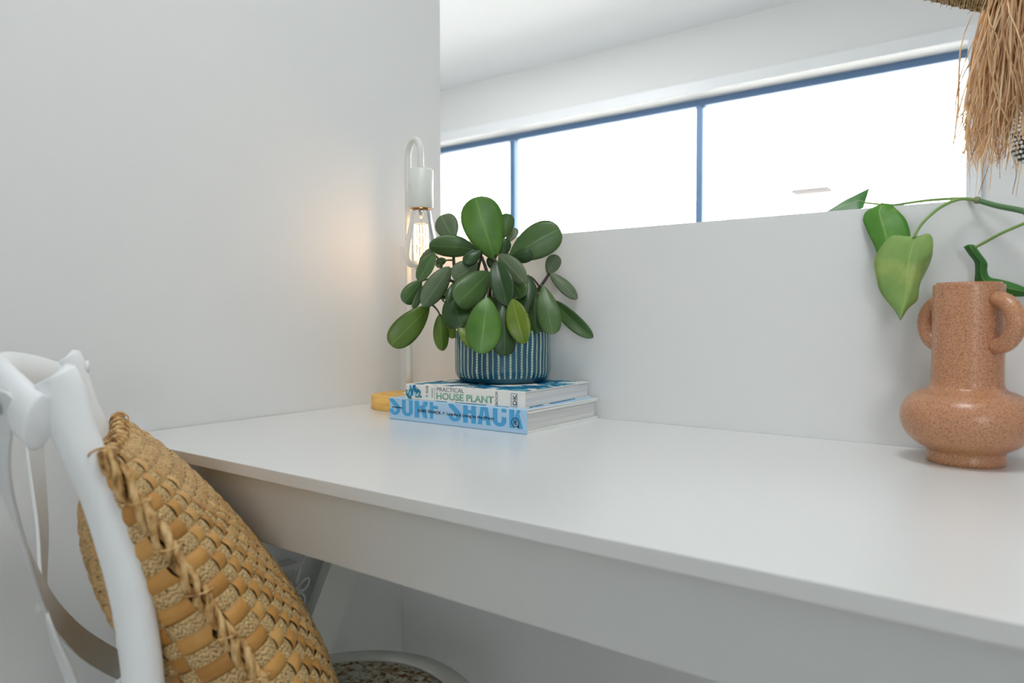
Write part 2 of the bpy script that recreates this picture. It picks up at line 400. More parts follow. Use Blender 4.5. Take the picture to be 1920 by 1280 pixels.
# hardback with the blue jacket
SL, SD, SH = .2801, .2015, .0360
fr = bookframe((.1935, -.2135, DT), 0)
bk = empty('surf_book', (.335, -.11, DT), 'thick pale blue SURF SHACK hardback lying at the bottom of the stack', 'book')
def uprofile(fr, L, D, H, t, r, name, m, parent, m2=None):
    """cover bent round the spine: front board, spine, back board in one sheet, section in the depth-height plane"""
    O, X, Y = fr
    outer = [(D, H), (r, H)] + [(r - r * math.sin(a), H - r + r * math.cos(a)) for a in [math.pi / 2 * i / 4 for i in range(1, 5)]] + [(r - r * math.cos(a), r - r * math.sin(a)) for a in [math.pi / 2 * i / 4 for i in range(0, 5)]] + [(D, 0)]
    r2 = max(r - t, .0003)
    inner = [(D, t), (r, t)] + [(r - r2 * math.sin(a), r - r2 * math.cos(a)) for a in [math.pi / 2 * i / 4 for i in range(1, 5)]] + [(r - r2 * math.cos(a), H - r + r2 * math.sin(a)) for a in [math.pi / 2 * i / 4 for i in range(0, 5)]] + [(D, H - t)]
    sec = outer + inner; n = len(sec)
    vs = [O + X * x + Y * y + V((0, 0, z)) for x in (0, L) for y, z in sec]
    fs = [(i, (i + 1) % n, n + (i + 1) % n, n + i) for i in range(n)]
    # end caps: outer i pairs with inner n-1-i
    h = n // 2
    for i in range(h - 1):
        a, b = i, i + 1; c, d = n - 1 - i, n - 2 - i
        fs.append((a, c, d, b)); fs.append((n + a, n + b, n + d, n + c))
    o = new(name, vs, fs, m, parent, smooth=False)
    if m2:
        o.data.materials.append(m2)
        for i, p in enumerate(o.data.polygons):
            ym = (p.center - O).dot(Y)
            if (i >= n and ym > .004) or (h - 1 <= i < n) or (i < n and ym > D - .0005): p.material_index = 1
    return o
uprofile(fr, SL, SD, SH, .0028, .0022, 'cover', M['surf_cover'], bk, M['board'])
obox('endpaper', fr, (.001, .004, SH - .0058), (SL - .0002, SD - .002, SH - .0029), M['board'], bk)
obox('endpaper', fr, (.001, .004, .0029), (SL - .0002, SD - .002, .0052), M['board'], bk)
obox('page_block', fr, (.003, .003, .0056), (SL - .003, SD - .007, SH - .0060), M['pages'], bk)
yl = -.2135 - .0001
SPN = [('S',0.1927,0.2183,),('U',0.2222,0.2467,),('R',0.2511,0.2798,),('F',0.2846,0.3038,),('S',0.3239,0.3500,),('H',0.3541,0.3795,),('A',0.3830,0.4080,),('C',0.4121,0.4371,),('K',0.4428,0.4677,)]
def arcq(cx, cy, rx, ry, a0, a1, tx=.34, ty=.155, n=14):
    out = []
    for i in range(n):
        t0, t1 = math.radians(a0 + (a1 - a0) * i / n), math.radians(a0 + (a1 - a0) * (i + 1) / n)
        out.append([(cx + rx * math.cos(t0), cy + ry * math.sin(t0)), (cx + rx * math.cos(t1), cy + ry * math.sin(t1)),
                    (cx + (rx - tx) * math.cos(t1), cy + (ry - ty) * math.sin(t1)), (cx + (rx - tx) * math.cos(t0), cy + (ry - ty) * math.sin(t0))])
    return out
def rq(x0, y0, x1, y1): return [[(x0, y0), (x1, y0), (x1, y1), (x0, y1)]]
GL = {
 'S': arcq(.5, .28, .5, .28, 180, 350) + [[(.66, .23), (1, .23), (1, .36), (.93, .46), (.36, .78), (.0, .76), (.06, .64), (.62, .34)]] + arcq(.5, .74, .5, .28, 5, 178),
 'U': rq(0, .25, .34, 1) + rq(.66, .25, 1, 1) + arcq(.5, .25, .5, .25, 180, 360),
 'R': rq(0, 0, .34, 1) + rq(.34, .85, .6, 1) + rq(.34, .42, .6, .56) + arcq(.52, .71, .48, .29, -90, 90) + [[(.46, .45), (.68, 0), (1, 0), (.84, .45)]],
 'F': rq(0, 0, .36, 1) + rq(.36, .86, 1, 1) + rq(.36, .47, .9, .61),
 'H': rq(0, 0, .36, 1) + rq(.64, 0, 1, 1) + rq(.36, .43, .64, .58),
 'A': [[(0, 0), (.33, 0), (.58, 1), (.3, 1)], [(1, 0), (.67, 0), (.42, 1), (.7, 1)]] + rq(.24, .2, .76, .34),
 'C': rq(0, .26, .34, .74) + arcq(.5, .26, .5, .26, 180, 360) + rq(.66, .26, 1, .42) + rq(.66, .62, 1, .74) + arcq(.5, .74, .5, .26, 0, 180),
 'K': rq(0, 0, .36, 1) + [[(.36, .38), (.66, 1), (1, 1), (.62, .5), (.5, .3)], [(.42, .56), (.68, .68), (1, 0), (.66, 0)]]}
def blockletter(ch, x0, x1, z0, h, ztop):
    bm = bmesh.new()
    for k, poly in enumerate(GL[ch]):
        y = yl - .00003 - .000002 * k
        vv = [bm.verts.new((x0 + (x1 - x0) * px, y, z0 + h * pz)) for px, pz in poly]
        f = bm.faces.new(vv); f.normal_update()
        if f.normal.y > 0: f.normal_flip()
    bmesh.ops.bisect_plane(bm, geom=bm.verts[:] + bm.edges[:] + bm.faces[:], plane_co=(0, 0, ztop), plane_no=(0, 0, 1), clear_outer=True)
    r = bmesh.ops.extrude_face_region(bm, geom=bm.faces[:])
    for g in r['geom']:
        if isinstance(g, bmesh.types.BMVert): g.co.y -= .00012
    bmesh.ops.recalc_face_normals(bm, faces=bm.faces[:])
    me = bpy.data.meshes.new('lettering'); bm.to_mesh(me); bm.free(); me.materials.append(M['surf_letter'])
    o = bpy.data.objects.new('lettering', me); COL.objects.link(o); put(o, bk)
for ch, a, b in SPN: blockletter(ch, a, b, DT + .0078, .0345, DT + SH - .0016)
textmesh('lettering', 'SURF SHACK', M['ink'], bk, (.2580, yl - .0003, DT + .0168), (1, 0, 0), (0, 0, 1), width=.0507, height=.0047, bold=.012, track=1.1)
textmesh('lettering', '//', M['ink'], bk, (.3113, yl - .0003, DT + .0168), (1, 0, 0), (0, 0, 1), width=.005, height=.0047)
textmesh('lettering', 'Laid-Back Living by the Water', M['ink'], bk, (.3209, yl - .0003, DT + .0166), (1, 0, 0), (0, 0, 1), width=.0939, height=.0044, bold=.012, track=1.15)
textmesh('lettering', 'FREUDENBERGER', M['ink'], bk, (.1988, yl - .0003, DT + .0196), (1, 0, 0), (0, 0, 1), width=.0246, height=.0021)
# round publisher's mark with a small tail
def ringg(c, r0, r1, ux, uy, a0=0, a1=2 * math.pi, n=28, th=.0003):
    nz = V(ux).cross(V(uy)); vs, fs = [], []
    for i in range(n + 1):
        a = a0 + (a1 - a0) * i / n
        for r in (r0, r1):
            p = V(c) + V(ux) * r * math.cos(a) + V(uy) * r * math.sin(a); vs += [p, p + nz * th]
    for i in range(n):
        k = i * 4; fs += [(k + 1, k + 3, k + 7, k + 5), (k, k + 1, k + 5, k + 4), (k + 2, k + 6, k + 7, k + 3)]
    return vs, fs
def polyg(pts, c, ux, uy, th=.0003):
    nz = V(ux).cross(V(uy)); n = len(pts); b = [V(c) + V(ux) * x + V(uy) * y for x, y in pts]
    return b + [p + nz * th for p in b], [tuple(range(n, 2 * n))] + [(i, (i + 1) % n, n + (i + 1) % n, n + i) for i in range(n)]
def seg(p, q, w_):
    p, q = V(p), V(q); d = (q - p).normalized(); n = V((-d.y, d.x)) * w_ / 2
    return [tuple(p - n), tuple(q - n), tuple(q + n), tuple(p + n)]
lc, ux_, uz_ = (.4537, yl - .0003, DT + .0163), (1, 0, 0), (0, 0, 1)
mk = [ringg(lc, .0062, .0070, ux_, uz_)]
for p, q, w_ in (((-.0018, .004), (-.0018, -.003), .0008), ((-.0018, .0005), (.0002, .0015), .0007), ((.0002, .0015), (.0002, -.002), .0008), ((.0008, .003), (.0008, -.0042), .0008),
                 ((.0008, .0028), (.0028, .0028), .0007), ((.0008, .0), (.0026, .0), .0007), ((.0008, -.0035), (.003, -.0035), .0007), ((.004, -.0055), (.0062, -.0078), .0012), ((.0062, -.0078), (.0058, -.004), .0009)):
    mk.append(polyg(seg(p, q, w_), lc, ux_, uz_))
new('emblem', *join(mk), M['ink'], bk, smooth=False)

# paperback on top of it
HL, HD, HH = .2319, .197, .0245
a0 = math.atan2(.01033, .2316)
fr2 = bookframe((.2322, -.2140, DT + SH), a0)
hb = empty('plant_book', (.345, -.11, DT + SH), 'white HOUSE PLANT paperback with blue leaf print under the plant pot', 'book')
t = NT('leaf_print_cover')
cc = t.n('ShaderNodeTexCoord').outputs['Object']
nd = t.n('ShaderNodeTexNoise', i_Scale=22.0, i_Detail=3.0); t.l(cc, nd.inputs['Vector'])
n2 = t.n('ShaderNodeTexNoise', i_Scale=60.0, i_Detail=2.0); t.l(cc, n2.inputs['Vector'])
wv2 = t.n('ShaderNodeTexVoronoi', i_Scale=20.0, i_Randomness=1.0); t.l(t.mix(.06, cc, nd.outputs[1]), wv2.inputs['Vector'])
inkc = t.ramp(n2.outputs[0], [(.40, (14, 92, 148)), (.54, (16, 124, 150)), (.64, (130, 195, 216)), (.70, (30, 126, 116))])
msk = t.ramp(nd.outputs[0], [(.46, (0, 0, 0)), (.48, (255, 255, 255))])
t.color(t.mix(msk, lin((232, 230, 224)), inkc)); t.set(Roughness=.6); t.b.inputs['Specular IOR Level'].default_value = .2
M['print'] = t.m
uprofile(fr2, HL, HD, HH, .0009, .0012, 'cover', M['white_cover'], hb)
obox('flap', fr2, (.001, .004, HH - .0018), (HL - .0006, HD - .003, HH - .0011), M['white_cover'], hb)
obox('flap', fr2, (.001, .004, .0011), (HL - .0006, HD - .003, .0018), M['white_cover'], hb)
obox('page_block', fr2, (.002, .0025, .0022), (HL - .0015, HD - .006, HH - .0022), M['pages'], hb)
obox('cover_print', fr2, (.012, .0032, HH), (HL - .001, HD - .006, HH + .00025), M['print'], hb)
obox('cover_print', fr2, (.06, -.0001, -.0), (HL + .0002, HD - .05, .0010), M['print'], hb)['label'] = 'blue and teal leaf print on back cover'
O2, X2, Y2 = fr2
def on_spine(x, z, k=0): return O2 + X2 * x + V((0, 0, z)) - Y2 * (.0001 + k)
UZ = (0, 0, 1)
textmesh('lettering', 'PRACTICAL', M['grey_ink'], hb, on_spine(.0655, .0163), X2, UZ, width=.0540, height=.0068, bold=-.004)
textmesh('lettering', 'HOUSE PLANT', M['green_ink'], hb, on_spine(.0645, .0040), X2, UZ, width=.1115, height=.0106, bold=.02)
textmesh('lettering', 'RHS', M['grey_ink'], hb, on_spine(.0478, .0122), UZ, -X2, width=.0118, height=.0058)
textmesh('lettering', 'BOOK', M['grey_ink'], hb, on_spine(.1836, .0022), UZ, -X2, width=.0205, height=.0050)
textmesh('lettering', 'DK', M['ink'], hb, on_spine(.2172, .0040), UZ, -X2, width=.0150, height=.0072, bold=.002)
# open-book outline round the two letters, rosette, thin rules
mk = []; c0 = on_spine(.2128, .0112)
outl = [(-.0050, -.0094), (.0052, -.0094), (.0055, -.006), (.0047, -.0035), (.0055, -.001), (.0055, .0035), (.0046, .006), (.0055, .0094), (-.0050, .0094), (-.0053, .004), (-.0047, 0), (-.0053, -.004)]
for i in range(len(outl)): mk.append(polyg(seg(outl[i], outl[(i + 1) % len(outl)], .0006), c0, X2, UZ))
new('emblem', *join(mk), M['blue_ink'], hb, smooth=False)
mk = [ringg(on_spine(.0446, .0073), 0, .0014, X2, UZ, n=12)]
for a in range(6): mk.append(ringg(on_spine(.0446 + .0017 * math.cos(a * 1.047), .0073 + .0017 * math.sin(a * 1.047)), 0, .0009, X2, UZ, n=8))
new('rosette', *join(mk), M['pale_ink'], hb, smooth=False)
mk = [polyg(seg((0, .001), (0, .0225), .0003), on_spine(.0612, 0), X2, UZ)]
for x_ in (.0550, .0574):
    z_ = .0058
    while z_ < .0195:
        l_ = random.uniform(.0008, .0022); mk.append(polyg(seg((0, z_), (0, z_ + l_), .0007), on_spine(x_, 0), X2, UZ)); z_ += l_ + .0006
new('fine_print', *join(mk), M['grey_ink'], hb, smooth=False)
# printed flower leaves at the left end of the spine
rr = random.Random(3); groups = {'teal_ink': [], 'blue_ink': [], 'pale_ink': []}
def petal(cx, cz, ang, L, W, k):
    pts = []
    for i in range(9):
        tt = i / 8; pts.append((tt * L, W * math.sin(math.pi * tt ** .8)))
    pts = pts + [(x, -y) for x, y in reversed(pts[1:-1])]
    ca, sa = math.cos(ang), math.sin(ang); q = []
    for x, y in pts:
        X_, Z_ = cx + x * ca - y * sa, cz + x * sa + y * ca
        q.append((min(max(X_, .0003), .0345), min(max(Z_, .0006), HH - .0006)))
    return polyg(q, on_spine(0, 0, k), X2, UZ)
groups['teal_ink'].append(petal(-.002, .016, -.9, .026, .0042, 0)); groups['pale_ink'].append(petal(.001, .012, -.2, .02, .003, .0001))
for i in range(16):
    a = i * 2.4; groups[['teal_ink', 'blue_ink', 'pale_ink', 'blue_ink'][i % 4]].append(petal(.0155, .0165, a, rr.uniform(.008, .013), .0016, .0002 + .00001 * i))
for i in range(12):
    a = i * .52; groups[['blue_ink', 'teal_ink', 'blue_ink'][i % 3]].append(petal(.0265, .0125, a, rr.uniform(.005, .0075), .001, .0005 + .00001 * i))
for i in range(7): groups[['teal_ink', 'pale_ink'][i % 2]].append(petal(.004 + .004 * i, .0055, rr.uniform(-1.2, 1.5), .009, .0016, .0007 + .00001 * i))
for k, g in groups.items(): new('flower_print', *join(g), M[k], hb, smooth=False)

# ------------------------------------------------------------------ potted peperomia
PX, PY = 0.3299, -0.0824
PZ = DT + SH + HH + .0003
pp = empty('potted_plant', (PX, PY, PZ), 'bushy round-leaved plant in blue striped pot standing on two books', 'plant')
t = NT('blue_glaze_stripes')
uvn = t.n('ShaderNodeUVMap'); sx = t.n('ShaderNodeSeparateXYZ'); t.l(uvn.outputs[0], sx.inputs[0])
NS = 54
nzz = t.noise(20, 2); wob = t.math('MULTIPLY', t.math('SUBTRACT', nzz, .5), .5)
u_ = t.math('ADD', t.math('MULTIPLY', sx.outputs[0], NS), wob)
fr_ = t.math('ABSOLUTE', t.math('SUBTRACT', t.math('FRACT', u_), .5))
par = t.math('FRACT', t.math('MULTIPLY', t.math('FLOOR', u_), .5))
bead = t.math('ABSOLUTE', t.math('SINE', t.math('ADD', t.math('MULTIPLY', sx.outputs[1], 62), t.math('MULTIPLY', t.math('FLOOR', u_), 1.7))))
wid = t.math('ADD', t.math('MULTIPLY', t.math('MULTIPLY', bead, .13), t.math('ADD', par, .5)), t.math('ADD', .07, t.math('MULTIPLY', par, .05)))
st = t.math('LESS_THAN', fr_, wid)
vfade = t.math('GREATER_THAN', sx.outputs[1], .11)
st = t.math('MULTIPLY', st, vfade)
blu = t.ramp(t.noise(9, 3, stretch=(1, 1, .25)), [(.3, (14, 58, 78)), (.5, (26, 82, 104)), (.75, (58, 112, 134))])
crm = t.ramp(t.noise(60, 2), [(.3, (150, 178, 168)), (.7, (198, 208, 190))])
dots = t.math('GREATER_THAN', bead, .96)
t.color(t.mix(st, blu, crm)); t.set(Roughness=.18); t.bump(st, .35, .0012)
PR = .0807
prof = [(.060, 0), (.0675, .0005), (.072, .003), (.0775, .0095), (.0800, .0155), (PR, .022), (PR, .070), (.0806, .083), (.0798, .0855), (.0775, .0858), (.0765, .084), (.0765, .07)]
v, f = latheg(prof, (PX, PY, PZ), 96); n_ = len(prof); hh = [z / .0858 for r_, z in prof]
me_uv = []
pot = new('pot', v, f, t.m, pp)
uvl = pot.data.uv_layers.new(name='UVMap')
for pol in pot.data.polygons:
    ks = [pot.data.loops[i].vertex_index % 96 for i in pol.loop_indices]; wrap = max(ks) - min(ks) > 48
    for i, k in zip(pol.loop_indices, ks):
        kk = k + 96 if (wrap and k < 48) else k
        uvl.data[i].uv = (kk / 96, hh[pot.data.loops[i].vertex_index // 96])
lathe('pot_base', [(.05, .0001), (.0598, .0001), (.0600, .0002), (.05, .0002)], (PX, PY, PZ), M['ink'], pp, 32)
lathe('soil', [(.0005, .0), (.04, .002), (.0764, .0)], (PX, PY, PZ + .074), mat('potting_soil', (52, 40, 32), .95, .2, nscale=200, namt=.4, bscale=250, bstr=.8, bdist=.004), pp, 40, caps=False)

def leafmat(name, c, c2, rough=.34, back=None):
    t = NT(name); uvn = t.n('ShaderNodeUVMap'); sx = t.n('ShaderNodeSeparateXYZ'); t.l(uvn.outputs[0], sx.inputs[0])
    mid = t.math('ABSOLUTE', t.math('SUBTRACT', sx.outputs[0], .5))
    rib = t.ramp(mid, [(0.0, (255, 255, 255)), (.02, (140, 140, 140)), (.05, (0, 0, 0))])
    nv = t.noise(26, 4)
    base = t.ramp(nv, [(.3, c), (.75, c2)])
    edge = t.ramp(mid, [(.47, (0, 0, 0)), (.5, (255, 255, 255))])
    ribc = tuple(min(255, int(x * 1.25 + 22)) for x in c2)
    col = t.mix(t.math('MULTIPLY', rib, .5), base, lin(ribc))
    col = t.mix(t.math('MULTIPLY', edge, .35), col, lin((104, 88, 66)))
    # lateral veins: very faint
    t.color(col); t.set(Roughness=rough); t.b.inputs['Specular IOR Level'].default_value = .5
    t.b.inputs['Subsurface Weight'].default_value = 0
    t.bump(t.math('ADD', t.math('MULTIPLY', rib, -1.0), t.math('MULTIPLY', t.noise(160, 2), .25)), .25, .0008)
    translucent(t, .2, col)
    return t.m
LM = dict(bright=leafmat('bright_green_leaf', (74, 120, 42), (98, 146, 54)), mid=leafmat('mid_green_leaf', (72, 104, 54), (90, 122, 66)),
          dull=leafmat('grey_green_leaf', (94, 114, 82), (114, 132, 98), .42), dark=leafmat('dark_green_leaf', (42, 72, 34), (60, 92, 44)),
          yellow=leafmat('yellow_green_leaf', (96, 124, 34), (128, 150, 48)), green=leafmat('olive_green_leaf', (82, 112, 36), (104, 132, 48)))
def prof_w(t_, kind):
    a, b = {'o': (.78, .44), 'e': (.68, .56), 'w': (.74, .52)}[kind]
    m_ = a / (a + b); return (t_ ** a) * ((1 - t_) ** b) / ((m_ ** a) * ((1 - m_) ** b))
LEAVES = [((0.3273,-0.1007,1.0132,),(0.3061,-0.1247,1.1159,),0.0702,(0.6140,-0.7870,-0.0580,),0.0400,0.1200,'bright','o',),((0.2469,-0.1095,1.0508,),(0.2172,-0.1111,1.0950,),0.0426,(0.3370,-0.9220,0.1920,),0.0500,0.2000,'dull','o',),((0.2948,-0.1117,1.0324,),(0.2357,-0.1623,1.0375,),0.0392,(0.6060,-0.7390,-0.2960,),-0.1000,0.2500,'mid','e',),((0.3185,-0.1254,1.0286,),(0.3039,-0.1499,1.0067,),0.0237,(0.6660,-0.6770,0.3120,),0.0800,0.3000,'dark','o',),((0.3111,-0.1256,1.0086,),(0.2905,-0.1611,0.9793,),0.0399,(0.8450,-0.5320,0.0510,),0.0600,0.2000,'dull','o',),((0.3398,-0.0786,1.0173,),(0.4128,-0.0341,1.0651,),0.0592,(0.4960,-0.8670,0.0490,),0.0500,0.1500,'mid','o',),((0.3039,-0.0540,1.0516,),(0.3141,-0.0444,1.0971,),0.0295,(0.6420,-0.7660,0.0180,),0.0400,0.2000,'mid','o',),((0.3062,-0.0399,1.0475,),(0.3127,-0.0214,1.0743,),0.0186,(0.4080,-0.7930,0.4520,),0.0500,0.2000,'dull','o',),((0.3229,-0.0787,1.0181,),(0.3255,-0.0690,1.0517,),0.0253,(0.6500,-0.7420,0.1630,),0.0500,0.2000,'dark','o',),((0.3537,-0.0932,1.0157,),(0.3894,-0.0786,1.0214,),0.0249,(0.4010,-0.8700,-0.2860,),0.1200,0.3000,'dark','o',),((0.3513,-0.1199,1.0200,),(0.3985,-0.1114,0.9728,),0.0342,(0.2800,-0.9540,0.1100,),0.0500,0.2000,'dull','e',),((0.3544,-0.1305,1.0085,),(0.3850,-0.1419,0.9365,),0.0378,(0.5000,-0.7970,0.3390,),0.0600,-0.2500,'dark','e',),((0.3394,-0.1300,0.9919,),(0.3212,-0.1898,0.9402,),0.0527,(0.8920,-0.4190,0.1710,),0.0600,0.2000,'mid','o',),((0.3563,-0.0986,0.9902,),(0.3863,-0.1028,0.9506,),0.0360,(0.2960,-0.9000,0.3190,),0.0600,0.2000,'mid','o',),((0.3721,-0.0680,0.9887,),(0.3877,-0.0966,0.9248,),0.0405,(0.5470,-0.7060,0.4490,),0.0600,0.2500,'dark','o',),((0.3870,-0.0317,0.9898,),(0.3957,-0.0175,1.0235,),0.0260,(0.6320,-0.7590,0.1580,),0.0400,0.1500,'dull','o',),((0.3900,-0.0293,0.9916,),(0.4327,-0.0116,0.9485,),0.0234,(0.6170,-0.7220,0.3140,),0.0700,0.2000,'dull','e',),((0.4118,-0.0828,0.9691,),(0.4429,-0.1003,0.8916,),0.0380,(0.5260,-0.7600,0.3830,),0.0500,0.1500,'mid','o',),((0.4069,-0.0437,0.9461,),(0.4708,-0.0233,0.8845,),0.0285,(0.2470,-0.9670,-0.0630,),0.1000,-0.3000,'mid','e',),((0.3961,-0.0829,0.9504,),(0.4130,-0.1015,0.8919,),0.0251,(0.3620,-0.8530,0.3760,),0.0500,0.2000,'dark','o',),((0.3945,-0.1406,0.9468,),(0.4197,-0.1434,0.8772,),0.0369,(0.3880,-0.9050,0.1770,),0.0700,-0.1500,'yellow','e',),((0.3659,-0.1683,0.9497,),(0.3738,-0.1948,0.8631,),0.0552,(0.6310,-0.7240,0.2800,),0.0600,0.1200,'bright','w',),((0.3791,-0.1463,0.9369,),(0.3927,-0.1608,0.8589,),0.0423,(0.7160,-0.6530,0.2450,),0.0800,0.2000,'dark','o',),((0.2883,-0.1702,0.9527,),(0.3220,-0.1782,0.9029,),0.0489,(0.5660,-0.6630,0.4900,),0.0800,0.2000,'dark','o',),((0.3135,-0.1781,0.9097,),(0.3407,-0.1744,0.8702,),0.0203,(0.7010,-0.5710,0.4280,),0.0600,0.2000,'yellow','e',),((0.2495,-0.1505,0.9244,),(0.2639,-0.1611,0.8630,),0.0263,(0.7010,-0.6570,0.2780,),-0.0500,0.2500,'green','e',),((0.2581,-0.1320,0.9136,),(0.2667,-0.1393,0.8828,),0.0148,(0.6110,-0.7140,0.3420,),0.0500,0.2000,'yellow','o',),((0.2419,-0.1681,0.9386,),(0.2101,-0.2262,0.8732,),0.0454,(0.8500,-0.5240,0.0520,),0.0600,0.1500,'green','o',),((0.2743,-0.1535,1.0017,),(0.2575,-0.2003,0.9366,),0.0374,(0.8870,-0.4520,0.0950,),0.0400,0.2000,'dull','e',),((0.2164,-0.1604,0.9808,),(0.2081,-0.1933,0.9431,),0.0306,(0.9040,-0.4000,0.1500,),0.0500,0.2000,'mid','o',),((0.2542,-0.1677,1.0241,),(0.2410,-0.1922,0.9767,),0.0268,(0.5730,-0.7820,0.2440,),0.0300,-0.4000,'mid','e',),((0.2229,-0.1406,1.0373,),(0.2052,-0.1493,0.9984,),0.0213,(0.7610,-0.6140,-0.2080,),0.0300,0.2000,'dull','e',),((0.2497,-0.1339,1.0149,),(0.2322,-0.1409,1.0117,),0.0133,(0.4020,-0.8630,-0.3060,),0.0400,0.2000,'mid','e',),((0.2881,-0.1568,0.9759,),(0.2956,-0.1778,0.9383,),0.0215,(0.9110,-0.2550,0.3240,),0.0800,0.4000,'dark','o',),((0.2324,-0.1249,0.9455,),(0.2269,-0.1152,0.9739,),0.0143,(0.6540,-0.6690,0.3530,),0.0500,0.2000,'yellow','o',),((0.3097,-0.0894,1.0001,),(0.3103,-0.0881,1.0204,),0.0162,(0.6280,-0.7780,0.0320,),0.0500,0.2000,'dark','o',),((0.2839,-0.0952,1.0258,),(0.2763,-0.0876,1.0443,),0.0141,(0.5260,-0.6890,0.5000,),0.0500,0.2000,'green','o',),((0.2324,-0.1675,0.9727,),(0.2269,-0.1921,0.9332,),0.0167,(0.9910,-0.1190,-0.0640,),0.0500,0.2000,'dull','e',),((0.2395,-0.1422,1.0015,),(0.2334,-0.1338,1.0123,),0.0136,(0.5550,-0.4780,0.6810,),0.0500,0.2000,'mid','o',),((0.3288,-0.1030,0.9312,),(0.3231,-0.1064,0.9534,),0.0288,(0.6080,-0.7930,0.0370,),0.1000,0.2000,'dark','o',),((0.3013,-0.1354,0.9510,),(0.3079,-0.1568,0.9203,),0.0327,(0.6630,-0.5400,0.5180,),0.0600,0.2000,'dark','o',),((0.3337,-0.0983,0.9556,),(0.3449,-0.1164,0.9201,),0.0330,(0.5560,-0.6550,0.5110,),0.0600,0.2000,'dark','o',),((0.3596,-0.0661,0.9603,),(0.3772,-0.0791,0.9310,),0.0288,(0.3750,-0.7410,0.5570,),0.0600,0.2000,'dark','o',)]
rl = random.Random(5)
def leaf(B, T, wd, nr, bend, cup, colr, kind):
    B, T, nr = V(B), V(T), V(nr); ax = T - B; L = ax.length; x = ax / L; n = (nr - x * nr.dot(x)).normalized(); s_ = n.cross(x)
    nv, nu = 16, 9; vs, uv, fs = [], [], []; tw = rl.uniform(-.15, .15); wavy = rl.uniform(.0, .11); ph = rl.uniform(0, 6)
    for i in range(nv + 1):
        t_ = i / nv; t_ = .5 - .5 * math.cos(math.pi * t_) if True else t_
        t_ = min(max(t_, .002), .9995)
        hw_ = max(wd / 2 * prof_w(t_, kind), .0006)
        mp = B + ax * t_ + n * (bend * L * 4 * t_ * (1 - t_))
        th = tw * (t_ - .4); sd = s_ * math.cos(th) + n * math.sin(th); nn = n * math.cos(th) - s_ * math.sin(th)
        for j in range(nu):
            q = j / (nu - 1) * 2 - 1
            dz = -cup * hw_ * (q * q if cup > 0 else abs(q)) + wavy * hw_ * math.sin(ph + 7 * t_) * q * abs(q)
            wsc = 1 / math.sqrt(1 + .6 * cup * cup)
            vs.append(mp + sd * (q * hw_ * wsc) + nn * dz); uv.append((j / (nu - 1), t_))
    for i in range(nv):
        for j in range(nu - 1):
            a = i * nu + j; fs.append((a, a + 1, a + nu + 1, a + nu))
    o = new('leaf', vs, fs, LM[colr], pp, uvs=uv)
    md = o.modifiers.new('thickness', 'SOLIDIFY'); md.thickness = .0011; md.offset = 0
    return B, x
STEMS = [[(0.3063,-0.0965,0.8954,),(0.3025,-0.1092,0.9560,),(0.3018,-0.1145,0.9914,),(0.3086,-0.1146,1.0166,)],[(0.3117,-0.0924,0.8954,),(0.3211,-0.1073,0.9667,),(0.3161,-0.1098,0.9978,),(0.3068,-0.1095,1.0192,)],[(0.3162,-0.0890,0.8954,),(0.3213,-0.0951,0.9559,),(0.3237,-0.0980,0.9936,),(0.3264,-0.0987,1.0156,)],[(0.3297,-0.0789,0.8954,),(0.3600,-0.0667,0.9379,),(0.3796,-0.0510,0.9636,),(0.3891,-0.0300,0.9920,)],[(0.2937,-0.1060,0.8954,),(0.2849,-0.1230,0.9448,),(0.2748,-0.1417,0.9757,),(0.2615,-0.1516,0.9802,)],[(0.3009,-0.1005,0.8954,),(0.2716,-0.1074,0.9566,),(0.2544,-0.1184,1.0021,),(0.2495,-0.1142,1.0411,)],[(0.3127,-0.0791,0.8952,),(0.3225,-0.0692,0.9565,),(0.3322,-0.0724,1.0012,),(0.3376,-0.0738,1.0211,)],[(0.2919,-0.1073,0.8955,),(0.2678,-0.1238,0.9338,),(0.2543,-0.1456,0.9527,),(0.2410,-0.1688,0.9370,)]]
M['stem'] = mat('dark_stem', (46, 38, 34), .45, .4); M['petiole'] = mat('petiole', (78, 74, 46), .45, .4)
SP_ = []
for s_ in STEMS:
    p = spline([(s_[0][0], s_[0][1], PZ + .07)] + [q for q in s_[1:]], 18)
    tube('stem', p, [.0036 - .0012 * i / 18 for i in range(19)], M['stem'], pp, 10); SP_ += p[7:]
for L_ in LEAVES:
    B, x = leaf(*L_)
    q = min(SP_, key=lambda p: (p - B).length)
    if (q - B).length < .003: continue
    c_ = B - x * min(.02, .5 * (q - B).length) ; c_ = (c_ + (q + B) / 2) / 2
    pth = [q * (1 - u) ** 2 + c_ * 2 * u * (1 - u) + (B + x * .004) * u * u for u in [i / 6 for i in range(7)]]
    tube('petiole', pth, [.0019 - .0006 * i / 6 for i in range(7)], M['petiole'], pp, 8)

